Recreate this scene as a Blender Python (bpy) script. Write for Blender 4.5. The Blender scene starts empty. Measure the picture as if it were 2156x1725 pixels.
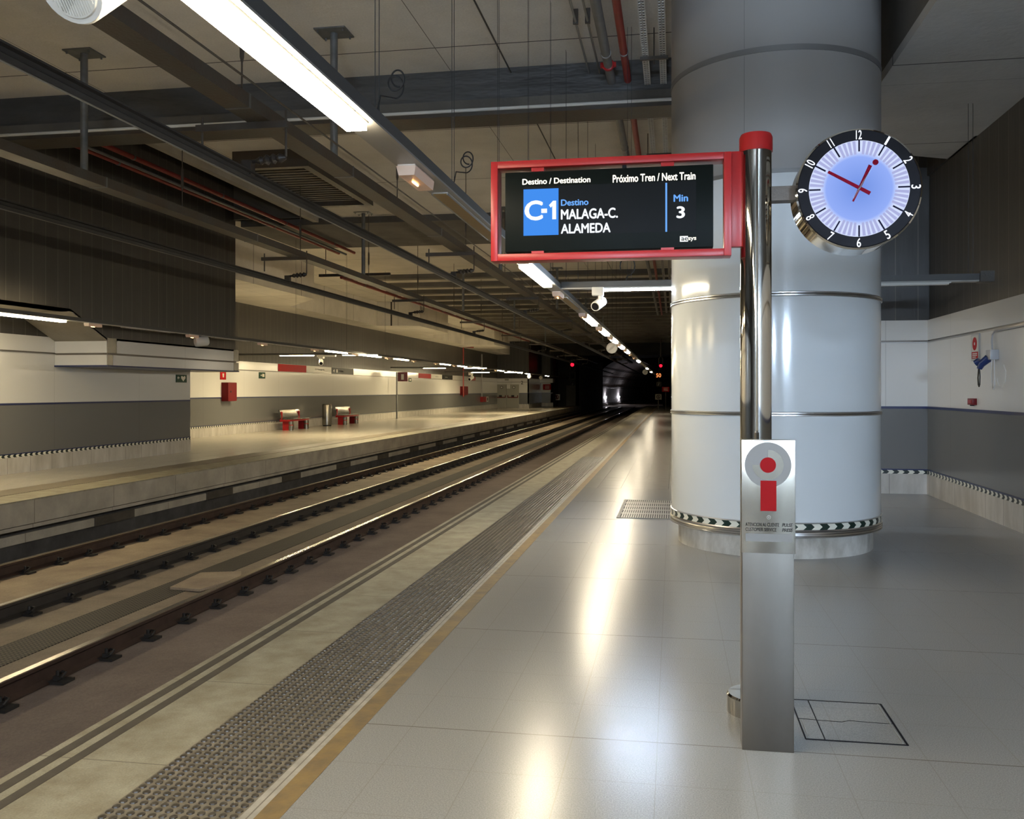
import bpy, bmesh, math, random
from mathutils import Vector, Matrix
random.seed(7)
PI = math.pi
S = bpy.context.scene
C = S.collection

# ------------------------------------------------------------------ camera
W, H = 2156, 1725
F_PX, CX, CY = 1880.0, 1095.0, 822.0
YAW = math.atan((1417 - CX) / F_PX)
EYE = 1.6
cam = bpy.data.cameras.new('camera')
cam.sensor_fit = 'HORIZONTAL'
cam.sensor_width = 36.0
cam.lens = F_PX / W * 36.0
cam.shift_x = (W / 2 - CX) / W
cam.shift_y = (CY - H / 2) / W
cam.clip_end = 400
co = bpy.data.objects.new('camera', cam)
C.objects.link(co)
co.location = (0, 0, EYE)
co.rotation_euler = (PI / 2, 0, YAW)
S.camera = co

# ------------------------------------------------------------------ world, exposure
w = bpy.data.worlds.new('world')
S.world = w
w.use_nodes = True
w.node_tree.nodes['Background'].inputs[0].default_value = (0.02, 0.02, 0.022, 1)
w.node_tree.nodes['Background'].inputs[1].default_value = 0.0
S.view_settings.view_transform = 'Standard'
S.view_settings.look = 'None'
S.view_settings.gamma = 1.0
S.view_settings.use_curve_mapping = False
S.view_settings.exposure = 1.0
S.cycles.max_bounces = 10
S.cycles.diffuse_bounces = 6
S.cycles.glossy_bounces = 5
S.cycles.sample_clamp_indirect = 6.0
LAMP_WARM = 54.0
LAMP_FAR = 54.0
LAMP_COOL = 190.0
LAMP_WALL = 150.0
LAMP_BARE_FILL = 740.0

# ------------------------------------------------------------------ materials
def nd(nt, t, **kw):
    n = nt.nodes.new(t)
    for k, v in kw.items():
        setattr(n, k, v)
    return n

def val(nt, op, a, b=None, c=None):
    n = nd(nt, 'ShaderNodeMath', operation=op)
    for i, x in enumerate((a, b, c)):
        if x is None:
            continue
        if isinstance(x, (int, float)):
            n.inputs[i].default_value = x
        else:
            nt.links.new(x, n.inputs[i])
    return n.outputs[0]

def mixc(nt, fac, a, b):
    n = nd(nt, 'ShaderNodeMix', data_type='RGBA')
    for i, x in ((0, fac), (6, a), (7, b)):
        if isinstance(x, (int, float)):
            n.inputs[i].default_value = x
        elif isinstance(x, tuple):
            n.inputs[i].default_value = (x + (1,))[:4]
        else:
            nt.links.new(x, n.inputs[i])
    return n.outputs[2]

def line_mask(nt, coord, period, off, width):
    p = val(nt, 'SUBTRACT', coord, off)
    p = val(nt, 'DIVIDE', p, period)
    p = val(nt, 'ADD', p, 0.5)
    p = val(nt, 'FRACT', p)
    p = val(nt, 'SUBTRACT', p, 0.5)
    p = val(nt, 'ABSOLUTE', p)
    p = val(nt, 'MULTIPLY', p, period)
    return val(nt, 'LESS_THAN', p, width / 2)

def noise(nt, coord, scale, detail=4, rough=.55, stretch=None):
    if stretch:
        m = nd(nt, 'ShaderNodeMapping')
        m.inputs['Scale'].default_value = stretch
        nt.links.new(coord, m.inputs[0])
        coord = m.outputs[0]
    n = nd(nt, 'ShaderNodeTexNoise')
    n.inputs['Scale'].default_value = scale
    n.inputs['Detail'].default_value = detail
    n.inputs['Roughness'].default_value = rough
    nt.links.new(coord, n.inputs['Vector'])
    return n.outputs['Fac']

def ramp(nt, x, lo, hi):
    n = nd(nt, 'ShaderNodeMapRange')
    n.inputs[1].default_value = lo
    n.inputs[2].default_value = hi
    nt.links.new(x, n.inputs[0])
    return n.outputs[0]

MATS = {}
def M(name, col, rough=.5, metal=0.0, var=0.0, var_col=None, vscale=3.0, speck=0.0, sscale=250.0, lines=(), bump=0.0,
      bscale=60.0, stretch=None, rvar=0.0, coat=0.0, emit=None, es=0.0, chevron=None, aniso=0.0, spec=None, alpha=1.0, trans=0.0):
    """lines: (axis, period, offset, width, colour, bump)"""
    m = bpy.data.materials.new(name)
    m.use_nodes = True
    nt = m.node_tree
    b = nt.nodes['Principled BSDF']
    b.inputs['Roughness'].default_value = rough
    b.inputs['Metallic'].default_value = metal
    b.inputs['Coat Weight'].default_value = coat
    b.inputs['Coat Roughness'].default_value = .08
    if spec is not None:
        b.inputs['Specular IOR Level'].default_value = spec
    if aniso:
        b.inputs['Anisotropic'].default_value = aniso
    if trans:
        b.inputs['Transmission Weight'].default_value = trans
    if emit:
        b.inputs['Emission Color'].default_value = emit + (1,)
        b.inputs['Emission Strength'].default_value = es
    tc = nd(nt, 'ShaderNodeTexCoord').outputs['Object']
    c = col
    if var:
        n = ramp(nt, noise(nt, tc, vscale, 5, .6, stretch), .35, .68)
        dark = var_col if var_col else tuple(x * (1 - var) for x in col)
        c = mixc(nt, n, col, dark)
    if speck:
        n = ramp(nt, noise(nt, tc, sscale, 2, .5), .35, .65)
        k = mixc(nt, n, (1 - speck,) * 3, (1 + speck * .4,) * 3)
        mm = nd(nt, 'ShaderNodeMix', data_type='RGBA', blend_type='MULTIPLY')
        mm.inputs[0].default_value = 1.0
        if isinstance(c, tuple):
            mm.inputs[6].default_value = c + (1,)
        else:
            nt.links.new(c, mm.inputs[6])
        nt.links.new(k, mm.inputs[7])
        c = mm.outputs[2]
    height = None
    if lines or chevron:
        sx = nd(nt, 'ShaderNodeSeparateXYZ')
        nt.links.new(tc, sx.inputs[0])
        ax = {'x': sx.outputs[0], 'y': sx.outputs[1], 'z': sx.outputs[2]}
    for (a, per, off, wd, lc, bm) in lines:
        mk = line_mask(nt, ax[a], per, off, wd)
        c = mixc(nt, mk, c, lc)
        if bm:
            h = val(nt, 'MULTIPLY', mk, -bm)
            height = h if height is None else val(nt, 'ADD', height, h)
    if chevron:
        a, per, zc, k, lc = chevron
        if a == 'angle':
            r, = per[1:]
            p = val(nt, 'MULTIPLY', val(nt, 'ARCTAN2', ax['y'], ax['x']), r)
            per = per[0]
        else:
            p = ax[a]
        z = val(nt, 'ABSOLUTE', val(nt, 'SUBTRACT', ax['z'], zc))
        p = val(nt, 'ADD', p, val(nt, 'MULTIPLY', z, k))
        mk = val(nt, 'LESS_THAN', val(nt, 'FRACT', val(nt, 'DIVIDE', p, per)), .5)
        c = mixc(nt, mk, c, lc)
    if isinstance(c, tuple):
        b.inputs['Base Color'].default_value = c + (1,)
    else:
        nt.links.new(c, b.inputs['Base Color'])
    if rvar:
        n = ramp(nt, noise(nt, tc, vscale * 1.7, 5, .6, stretch), .3, .7)
        rr = nd(nt, 'ShaderNodeMapRange')
        rr.inputs[3].default_value = max(.02, rough - rvar)
        rr.inputs[4].default_value = min(1, rough + rvar)
        nt.links.new(n, rr.inputs[0])
        nt.links.new(rr.outputs[0], b.inputs['Roughness'])
    if bump:
        h = val(nt, 'MULTIPLY', noise(nt, tc, bscale, 3, .6, stretch), bump)
        height = h if height is None else val(nt, 'ADD', height, h)
    if height is not None:
        bp = nd(nt, 'ShaderNodeBump')
        bp.inputs['Strength'].default_value = 1.0
        bp.inputs['Distance'].default_value = 1.0
        nt.links.new(height, bp.inputs['Height'])
        nt.links.new(bp.outputs[0], b.inputs['Normal'])
    MATS[name] = m
    return m

def E(name, col, strength):
    m = bpy.data.materials.new(name)
    m.use_nodes = True
    nt = m.node_tree
    nt.nodes.clear()
    o = nd(nt, 'ShaderNodeOutputMaterial')
    e = nd(nt, 'ShaderNodeEmission')
    e.inputs[0].default_value = col + (1,)
    e.inputs[1].default_value = strength
    nt.links.new(e.outputs[0], o.inputs[0])
    MATS[name] = m
    return m

DK = (.10, .095, .085)
TILE_J = (.15, .135, .115)
m_floor = M('terrazzo_floor', (.29, .285, .27), rough=.24, speck=.20, sscale=170,
            lines=(('x', .385, -.07, .0035, (.235, .22, .20), 0), ('y', .4375, .60, .0035, (.235, .22, .20), 0),
                   ('x', 1.925, -.455, .004, (.25, .235, .205), 0), ('y', 1.75, .60, .008, TILE_J, 0)))
m_floor_far = M('far_terrazzo_floor', (.50, .46, .385), rough=.18, speck=.12, sscale=40,
                lines=(('y', .8, .1, .006, (.36, .32, .25), 0), ('x', .8, .1, .006, (.36, .32, .25), 0)))
m_edge = M('worn_edge_stone', (.33, .305, .225), rough=.55, var=.4, var_col=(.21, .18, .12), vscale=5, speck=.15, sscale=120,
           bump=.004, bscale=14, lines=(('y', 1.05, .35, .007, (.13, .11, .08), .003),))
m_rubber = M('black_rubber_strip', (.075, .062, .045), rough=.7, var=.3, vscale=9)
m_tact = M('tactile_stone', (.22, .19, .145), rough=.42, var=.35, var_col=(.14, .12, .085), vscale=9,
           lines=(('y', .42, .1, .005, (.12, .10, .08), 0),))
m_stud = M('worn_dark_stud', (.075, .062, .046), rough=.34, var=.4, vscale=14)
m_tact_far = M('far_tactile_stone', (.24, .205, .15), rough=.5, lines=(('y', .06, 0, .022, (.13, .11, .08), .003),))
m_yellow = M('worn_yellow_paint', (.25, .165, .06), rough=.55, var=.6, var_col=(.15, .105, .055), vscale=7, bump=.002, bscale=30)
m_greyline = M('grey_joint_strip', (.42, .39, .33), rough=.5, var=.3, vscale=12, lines=(('x', .05, -1.57, .006, (.15, .13, .10), 0),))
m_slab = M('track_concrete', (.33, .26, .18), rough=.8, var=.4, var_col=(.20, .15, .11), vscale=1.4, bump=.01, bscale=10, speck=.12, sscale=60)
m_slab_mid = M('dim_brown_track_concrete', (.245, .20, .145), rough=.8, var=.4, var_col=(.17, .13, .095), vscale=1.4, bump=.01, bscale=10, speck=.12, sscale=60)  # slab colour darkened to imitate weaker light between the tracks
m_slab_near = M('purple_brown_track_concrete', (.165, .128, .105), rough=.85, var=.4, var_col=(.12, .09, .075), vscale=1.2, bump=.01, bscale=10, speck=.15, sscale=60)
m_ditch = M('ditch_concrete', (.09, .075, .055), rough=.85, var=.4, vscale=2)
m_lip = M('platform_face_concrete', (.42, .38, .31), rough=.7, var=.35, vscale=1.6, bump=.006, bscale=15,
          lines=(('y', 1.9, .4, .01, (.12, .1, .08), 0),))
m_lipwall = M('painted_platform_wall', (.06, .058, .058), rough=.75, var=.6, var_col=(.025, .024, .024), vscale=2.4)
m_concrete = M('ceiling_concrete', (.72, .68, .61), rough=.85, var=.16, vscale=.9, bump=.006, bscale=8, speck=.06, sscale=40,
               lines=(('y', 3.55, .6, .022, (.05, .045, .04), .004), ('x', 5.3, -3.05, .010, (.16, .14, .12), 0)))
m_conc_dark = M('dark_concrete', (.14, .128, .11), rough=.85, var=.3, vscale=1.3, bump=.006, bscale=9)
m_conc_mid = M('mid_concrete', (.33, .30, .25), rough=.85, var=.25, vscale=1.0, bump=.006, bscale=9)
m_black = M('black_concrete', (.045, .043, .040), rough=.9, var=.3, vscale=1.0)  # near-black base colour with random darker patches
m_sheet = M('dark_sheeting', (.085, .082, .078), rough=.55, var=.45, vscale=1.2, bump=.05, bscale=2.4, stretch=(.5, 1, 2.0))
m_slat_y = M('slatted_cladding_along_track', (.070, .064, .056), rough=.42, var=.25, vscale=2.0, stretch=(1, 1, .1),
             lines=(('y', .33, .1, .012, (.16, .145, .125), -.002),), bump=.004, bscale=9)
m_slat_x = M('slatted_cladding_across', (.066, .063, .060), rough=.42, var=.25, vscale=2.0, stretch=(1, 1, .1),
             lines=(('x', .33, .1, .012, (.16, .145, .125), -.002),), bump=.004, bscale=9)
WHITE = (.74, .73, .70)
m_panel_y = M('white_enamel_panel', WHITE, rough=.16, lines=(('y', 2.95, 1.65, .006, (.45, .44, .42), 0),), bump=.0025, bscale=1.3, spec=.5)
m_panel_x = M('white_enamel_panel_across', WHITE, rough=.16, lines=(('x', 2.95, .3, .006, (.45, .44, .42), 0),), bump=.0025, bscale=1.3)
m_grey_y = M('grey_enamel_panel', (.175, .175, .17), rough=.17, lines=(('y', 2.95, 1.65, .005, (.11, .11, .11), 0),), bump=.0025, bscale=1.3)
m_grey_x = M('grey_enamel_panel_across', (.175, .175, .17), rough=.17, bump=.0025, bscale=1.3)
m_blue = M('navy_trim', (.012, .02, .09), rough=.3)
m_groove = M('dark_groove_metal', (.16, .14, .12), rough=.3, metal=.6)
m_stone_y = M('marble_skirting', (.60, .57, .52), rough=.45, var=.35, var_col=(.42, .39, .34), vscale=4, stretch=(1, 1, .3),
              lines=(('y', .62, .2, .010, (.26, .23, .2), 0),))
m_stone_x = M('marble_skirting_across', (.60, .57, .52), rough=.45, var=.35, var_col=(.42, .39, .34), vscale=4, stretch=(1, 1, .3),
              lines=(('x', .62, .2, .010, (.26, .23, .2), 0),))
CREAM = (.75, .74, .64)
m_chev_y = M('chevron_band', (.012, .022, .02), rough=.3, chevron=('y', .15, .338, -1.2, CREAM))
m_chev_x = M('chevron_band_across', (.012, .022, .02), rough=.3, chevron=('x', .15, .338, 1.2, CREAM))
m_chev_c = M('chevron_band_round', (.010, .028, .022), rough=.3, chevron=('angle', (.155, 1.06), .315, 1.1, CREAM))
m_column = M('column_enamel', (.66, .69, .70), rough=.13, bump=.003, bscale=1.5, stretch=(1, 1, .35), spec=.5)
m_column_dim = M('column_upper_enamel_dimmed', (.30, .285, .27), rough=.32)  # enamel darkened to imitate light fading above the lamps
m_plinth = M('column_plinth_stone', (.62, .60, .55), rough=.55, var=.4, var_col=(.36, .33, .28), vscale=6, stretch=(1, 1, .5))
m_ring = M('aluminium_ring', (.62, .61, .60), rough=.28, metal=1, lines=(('z', .022, .006, .004, (.2, .2, .2), .003),))
m_ring_dark = M('grey_ring', (.20, .195, .19), rough=.4, metal=.3)
m_chrome = M('polished_steel', (.62, .60, .56), rough=.05, metal=1)
m_brush = M('brushed_steel', (.205, .188, .163), rough=.34, metal=1, var=.12, vscale=5, stretch=(1, 1, .4))
m_brush_h = M('brushed_plate', (.27, .25, .21), rough=.25, metal=1)
m_frost = M('frosted_steel', (.185, .178, .165), rough=.55, metal=.6)
m_red = M('red_gloss_paint', (.37, .017, .017), rough=.3, var=.08, vscale=3, spec=.25)
m_red_matt = M('red_matt_paint', (.27, .007, .009), rough=.5, spec=.06)
m_red_dark = M('dark_red_enamel', (.15, .006, .008), rough=.4, spec=.2)
m_red_pipe = M('red_pipe_paint', (.30, .032, .024), rough=.45, var=.25, vscale=5)
m_grey_pipe = M('grey_pipe_paint', (.19, .19, .19), rough=.5, var=.2, vscale=5)
m_conduit = M('thin_steel_conduit', (.33, .32, .30), rough=.4, metal=.7)
m_tray = M('white_perforated_tray', (.62, .61, .59), rough=.5, lines=(('y', .11, 0, .05, (.10, .10, .10), 0),))
m_tray_edge = M('white_tray_edge', (.62, .61, .59), rough=.5)
m_steel_dark = M('dark_steel_beam', (.085, .08, .072), rough=.5, metal=.35, var=.5, var_col=(.085, .062, .045), vscale=2.0, bump=.004, bscale=30)
m_steel_grey = M('galvanised_steel', (.20, .205, .205), rough=.5, metal=.5, var=.3, vscale=6)
m_cat = M('conductor_rail_metal', (.03, .028, .027), rough=.55, metal=.2, var=.2, vscale=4)
m_insul = M('brown_insulator', (.03, .024, .02), rough=.4)
m_raceway = M('raceway_grey_metal', (.075, .074, .072), rough=.5, metal=.2)
m_race_under = M('raceway_light_underside', (.36, .345, .315), rough=.4, metal=.2)
m_alu = M('aluminium_profile', (.42, .41, .39), rough=.42, metal=.7)
m_whitebody = M('white_plastic', (.72, .71, .67), rough=.35)
m_grille = M('grey_grille', (.30, .29, .26), rough=.5)
m_lens_off = M('amber_reflector', (.42, .29, .12), rough=.3, metal=.5, lines=(('y', .06, 0, .008, (.25, .17, .07), 0),))
m_lens_amber = M('emergency_lens', (.58, .53, .48), rough=.25, emit=(1.0, .42, .16), es=.05)
m_glow_amber = E('emergency_filament', (1.0, .45, .14), 7.0)
m_blackplastic = M('black_plastic', (.009, .009, .012), rough=.5, spec=.08)
m_screen = M('screen_glass_black', (.005, .007, .006), rough=.4, spec=.04)
m_screen2 = M('screen_active_area', (.008, .009, .010), rough=.4, spec=.04)
m_rail = M('rusty_rail_side', (.062, .036, .027), rough=.6, metal=.4, var=.4, vscale=4)
m_railtop = M('polished_rail_head', (.60, .56, .50), rough=.22, metal=1)
m_rail_dark = M('dark_rail_side', (.045, .038, .033), rough=.6, metal=.4, var=.3, vscale=4)
m_clip = M('dark_clip_iron', (.028, .025, .023), rough=.55, metal=.4)
m_grate = M('drain_mesh', (.12, .10, .075), rough=.7, lines=(('y', .045, 0, .026, (.012, .010, .009), .004), ('x', .05, 0, .02, (.02, .017, .014), .003)))
m_sign_white = M('white_sign_face', (.66, .64, .58), rough=.3, spec=.2)
m_sign_black = M('black_sign_face', (.018, .020, .016), rough=.4, spec=.1)
m_sign_red = M('red_sign_face', (.46, .009, .012), rough=.4, spec=.05)
m_sign_green = M('green_sign_face', (.010, .055, .03), rough=.4, spec=.1)
m_sign_cream = M('cream_sign_ink', (.75, .72, .60), rough=.4)
m_ink = M('black_ink', (.02, .02, .02), rough=.6)
m_door = M('grey_steel_door', (.36, .35, .30), rough=.4)
m_plug = M('blue_plug_plastic', (.012, .03, .12), rough=.35)
m_boxgrey = M('grey_box_plastic', (.40, .40, .41), rough=.4)
m_cable_w = M('white_cable', (.65, .65, .63), rough=.4)
m_cable_k = M('black_cable', (.012, .012, .012), rough=.5)
m_tunnel = M('tunnel_segments', (.48, .45, .45), rough=.75, var=.3, vscale=.6, lines=(('y', 2.4, .2, .16, (.12, .11, .11), .01), ('z', 1.9, .3, .06, (.16, .15, .15), .01)))
m_acrylic = M('clear_acrylic', (.9, .92, 1.0), rough=.05, trans=.95)

e_warm = E('warm_tube_glow', (1.0, .865, .63), LAMP_WARM)
e_wall = E('wall_tube_glow', (1.0, .82, .48), LAMP_WALL)
e_far = E('far_tube_glow', (1.0, .82, .50), LAMP_FAR)
e_bare_fill = E('added_tube_glow', (.60, .77, 1.0), LAMP_BARE_FILL)
e_cool = E('cool_tube_glow', (.66, .80, 1.0), LAMP_COOL)
e_txt = E('screen_white', (.90, .95, 1.0), .55)
e_txtblue = E('screen_light_blue', (.16, .42, .95), .50)
e_blue = E('screen_blue', (.03, .14, .44), 1.0)
e_print = M('screen_print_glow', (.90, .88, .82), rough=.5, emit=(1.0, .97, .9), es=.16)  # white print given a slight glow of its own to look brighter
e_num = E('clock_numeral_glow', (.85, .90, 1.0), .62)
e_bar = E('clock_minute_mark', (.21, .225, .37), 1.0)
m_hand = M('clock_hand_red', (.20, .003, .02), rough=.5, spec=.04)
m_tick = M('clock_tick_dark', (.010, .010, .03), rough=.5, spec=.04)
e_sigred = E('signal_red', (1.0, .006, .02), 2.0)
e_sigor = E('signal_orange', (1.0, .28, .08), .8)
e_tun = E('tunnel_lamp_glow', (.95, .92, 1.0), 260.0)

def dial_mat():
    m = bpy.data.materials.new('lit_clock_dial')
    m.use_nodes = True
    nt = m.node_tree
    nt.nodes.clear()
    o = nd(nt, 'ShaderNodeOutputMaterial')
    e = nd(nt, 'ShaderNodeEmission')
    tc = nd(nt, 'ShaderNodeTexCoord').outputs['Object']
    s = nd(nt, 'ShaderNodeSeparateXYZ')
    nt.links.new(tc, s.inputs[0])
    r = val(nt, 'SQRT', val(nt, 'ADD', val(nt, 'POWER', s.outputs[0], 2), val(nt, 'POWER', s.outputs[2], 2)))
    c = mixc(nt, ramp(nt, r, .01, .155), (.088, .15, .39), (.15, .215, .47))
    c = mixc(nt, ramp(nt, r, .150, .178), c, (.33, .37, .50))
    nt.links.new(c, e.inputs[0])
    e.inputs[1].default_value = 1.0
    nt.links.new(e.outputs[0], o.inputs[0])
    return m
m_dial = dial_mat()

# ------------------------------------------------------------------ mesh builder
ROOT = {}
class MB:
    def __init__(self):
        self.v = []
        self.f = []
    def add(self, vs, fs):
        o = len(self.v)
        self.v += [tuple(p) for p in vs]
        self.f += [tuple(i + o for i in q) for q in fs]
        return self
    def box(self, x0, x1, y0, y1, z0, z1):
        x0, x1 = min(x0, x1), max(x0, x1)
        y0, y1 = min(y0, y1), max(y0, y1)
        z0, z1 = min(z0, z1), max(z0, z1)
        vs = [(x0, y0, z0), (x1, y0, z0), (x1, y1, z0), (x0, y1, z0), (x0, y0, z1), (x1, y0, z1), (x1, y1, z1), (x0, y1, z1)]
        return self.add(vs, [(0, 3, 2, 1), (4, 5, 6, 7), (0, 1, 5, 4), (1, 2, 6, 5), (2, 3, 7, 6), (3, 0, 4, 7)])
    def tube(self, pts, r, n=8, cap=True):
        pts = [Vector(p) for p in pts]
        rs = r if isinstance(r, (list, tuple)) else [r] * len(pts)
        up = None
        vs, fs = [], []
        for i, p in enumerate(pts):
            d = (pts[min(i + 1, len(pts) - 1)] - pts[max(i - 1, 0)]).normalized()
            if up is None:
                up = d.orthogonal().normalized()
            else:
                up = (up - d * up.dot(d))
                up = up.normalized() if up.length > 1e-6 else d.orthogonal().normalized()
            s = d.cross(up)
            for k in range(n):
                a = 2 * PI * k / n
                vs.append(p + (up * math.cos(a) + s * math.sin(a)) * rs[i])
        for i in range(len(pts) - 1):
            for k in range(n):
                a, b = i * n + k, i * n + (k + 1) % n
                fs.append((a, b, b + n, a + n))
        if cap:
            fs.append(tuple(range(n))[::-1])
            fs.append(tuple((len(pts) - 1) * n + k for k in range(n)))
        return self.add(vs, fs)
    def lathe(self, prof, n=32, origin=(0, 0, 0), axis='z', cap=True):
        """prof: (radius, height) list along axis"""
        vs, fs = [], []
        for (r, h) in prof:
            for k in range(n):
                a = 2 * PI * k / n
                u, v = r * math.cos(a), r * math.sin(a)
                p = (u, v, h) if axis == 'z' else ((u, h, v) if axis == 'y' else (h, u, v))
                vs.append(tuple(origin[i] + p[i] for i in range(3)))
        for i in range(len(prof) - 1):
            for k in range(n):
                a, b = i * n + k, i * n + (k + 1) % n
                fs.append((a, b, b + n, a + n))
        if cap:
            fs.append(tuple(range(n))[::-1])
            fs.append(tuple((len(prof) - 1) * n + k for k in range(n)))
        return self.add(vs, fs)
    def prism(self, poly, vec):
        """polygon of 3D points extruded along vec"""
        n = len(poly)
        vec = Vector(vec)
        vs = [Vector(p) for p in poly] + [Vector(p) + vec for p in poly]
        fs = [tuple(range(n))[::-1], tuple(range(n, 2 * n))]
        for k in range(n):
            fs.append((k, (k + 1) % n, (k + 1) % n + n, k + n))
        return self.add(vs, fs)
    def xform(self, mat):
        self.v = [tuple(mat @ Vector(p)) for p in self.v]
        return self
    def build(self, name, mat, parent=None, origin=None, bevel=0.0, flat=False, mats=None):
        me = bpy.data.meshes.new(name)
        if parent is not None:
            base = Vector(ROOT[parent.name])
        else:
            base = Vector(origin) if origin is not None else Vector((0, 0, 0))
        me.from_pydata([tuple(Vector(p) - base) for p in self.v], [], self.f)
        bm = bmesh.new()
        bm.from_mesh(me)
        bmesh.ops.recalc_face_normals(bm, faces=bm.faces)
        if bevel:
            es = [e for e in bm.edges if len(e.link_faces) == 2 and e.calc_face_angle(0) > .6]
            bmesh.ops.bevel(bm, geom=es, offset=bevel, segments=2, profile=.6, affect='EDGES', clamp_overlap=True)
        bm.to_mesh(me)
        bm.free()
        if not flat:
            me.polygons.foreach_set('use_smooth', [True] * len(me.polygons))
            me.set_sharp_from_angle(angle=math.radians(34))
        me.materials.append(mat)
        ob = bpy.data.objects.new(name, me)
        C.objects.link(ob)
        if parent is not None:
            ob.parent = parent
            ROOT[ob.name] = tuple(base)
        else:
            ob.location = base
            ROOT[ob.name] = tuple(base)
        return ob

def tag(o, label, cat, group=None):
    o['label'] = label
    o['category'] = cat
    if group:
        o['group'] = group
    return o

def thing(name, loc, label, cat, group=None):
    o = bpy.data.objects.new(name, None)
    o.empty_display_size = .1
    C.objects.link(o)
    o.location = loc
    ROOT[o.name] = tuple(loc)
    return tag(o, label, cat, group)

def struct(name, mb, mat, parent=None, flat=False, bevel=0.0):
    o = mb.build(name, mat, parent, flat=flat, bevel=bevel)
    if parent is None:
        o['kind'] = 'structure'
    return o

def copy_thing(src, loc, label, group=None):
    c = src.copy()
    C.objects.link(c)
    c.location = loc
    c['label'] = label
    if group:
        c['group'] = group
    ROOT[c.name] = tuple(loc)
    for ch in src.children:
        d = ch.copy()
        C.objects.link(d)
        d.parent = c
        for g in ch.children:
            e = g.copy()
            C.objects.link(e)
            e.parent = d
    return c

def B(*a):
    return MB().box(*a)

def text(name, s, mat, parent, org, right, up, r0, r1, u0, u1, bold=0.0, thick=.0015, shear=0.0, keep=False, rot=0.0, label=None):
    """lettering fitted into a rectangle (r0..r1 along right, u0..u1 along up) seen from org"""
    cu = bpy.data.curves.new(name, 'FONT')
    cu.body = s
    cu.shear = shear
    cu.extrude = 0
    cu.resolution_u = 4
    ob = bpy.data.objects.new(name, cu)
    C.objects.link(ob)
    dg = bpy.context.evaluated_depsgraph_get()
    dg.update()
    me = bpy.data.meshes.new_from_object(ob.evaluated_get(dg))
    C.objects.unlink(ob)
    bpy.data.objects.remove(ob)
    bpy.data.curves.remove(cu)
    xs = [v.co.x for v in me.vertices]
    ys = [v.co.y for v in me.vertices]
    ax, bx, ay, by = min(xs), max(xs), min(ys), max(ys)
    R, U = Vector(right), Vector(up)
    N = R.cross(U)
    bm = bmesh.new()
    bm.from_mesh(me)
    if bold:
        hgt = (by - ay) * bold * 1.6
        base_geom = list(bm.verts) + list(bm.edges) + list(bm.faces)
        for (dx, dy) in ((-hgt, 0), (hgt, 0), (0, hgt * .7), (0, -hgt * .7)):
            rr = bmesh.ops.duplicate(bm, geom=base_geom)
            for g in rr['geom']:
                if isinstance(g, bmesh.types.BMVert):
                    g.co.x += dx
                    g.co.y += dy
    ret = bmesh.ops.extrude_face_region(bm, geom=list(bm.faces))
    for v in [g for g in ret['geom'] if isinstance(g, bmesh.types.BMVert)]:
        v.co.z += 1.0
    base = Vector(ROOT[parent.name])
    cr, cu_ = (r0 + r1) / 2, (u0 + u1) / 2
    for v in bm.verts:
        a = (v.co.x - ax) / (bx - ax) * (r1 - r0) + r0
        b = (v.co.y - ay) / (by - ay) * (u1 - u0) + u0
        if rot:
            da, db = a - cr, b - cu_
            a = cr + da * math.cos(rot) - db * math.sin(rot)
            b = cu_ + da * math.sin(rot) + db * math.cos(rot)
        v.co = Vector(org) + R * a + U * b + N * (thick * v.co.z) - base
    bmesh.ops.recalc_face_normals(bm, faces=bm.faces)
    bm.to_mesh(me)
    bm.free()
    me.name = name
    me.materials.clear()
    me.materials.append(mat)
    o = bpy.data.objects.new(name, me)
    C.objects.link(o)
    o.parent = parent
    ROOT[o.name] = tuple(base)
    if label:
        o['label'] = label
    return o

XR, ZU = (1, 0, 0), (0, 0, 1)

# ================================================================== SETTING
Y0, Y1 = -9.0, 84.0
CEIL = 6.05
# ---- near platform
struct('floor', B(-1.447, 3.86, Y0, 92, -.3, 0), m_floor, flat=True)
struct('trim_1', B(-1.543, -1.447, Y0, 92, -.3, .0015), m_yellow, flat=True)
struct('trim_2', B(-1.60, -1.543, Y0, 92, -.3, .001), m_greyline, flat=True)
struct('floor_edge', B(-2.73, -2.13, Y0, 92, -.3, 0).box(-2.73, -2.60, Y0, 92, -.55, -.3), m_edge, flat=True)
struct('trim_3', B(-2.686, -2.632, Y0, 92, -.01, .002), m_rubber, flat=True)
struct('trim_4', B(-2.580, -2.528, Y0, 92, -.01, .002), m_rubber, flat=True)
struct('wall_platform', B(-2.6, -2.3, Y0, 92, -1.2, -.3), m_lipwall, flat=True)
# tactile paving with domes
tp = thing('tactile_paving', (-1.865, 0, 0), 'grey studded tactile paving strip running beside the worn yellow line', 'tactile paving')
B(-2.13, -1.60, Y0, 92, -.3, 0).build('paving_slab', m_tact, tp, flat=True)
dm = MB()
prof = [(.0165, .0), (.0150, .0050), (.0085, .0080)]
nseg = 8
for j in range(0, 470):
    y = .9 + j * .0435
    for i in range(12):
        x = -2.107 + i * .0440
        o = len(dm.v)
        for (r, z) in prof:
            for k in range(nseg):
                a = 2 * PI * k / nseg
                dm.v.append((x + r * math.cos(a), y + r * math.sin(a), z))
        for q in range(2):
            for k in range(nseg):
                a, b = o + q * nseg + k, o + q * nseg + (k + 1) % nseg
                dm.f.append((a, b, b + nseg, a + nseg))
        dm.f.append(tuple(o + 2 * nseg + k for k in range(nseg)))
d = dm.build('stud', m_stud, tp)
d['kind'] = 'stuff'

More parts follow.
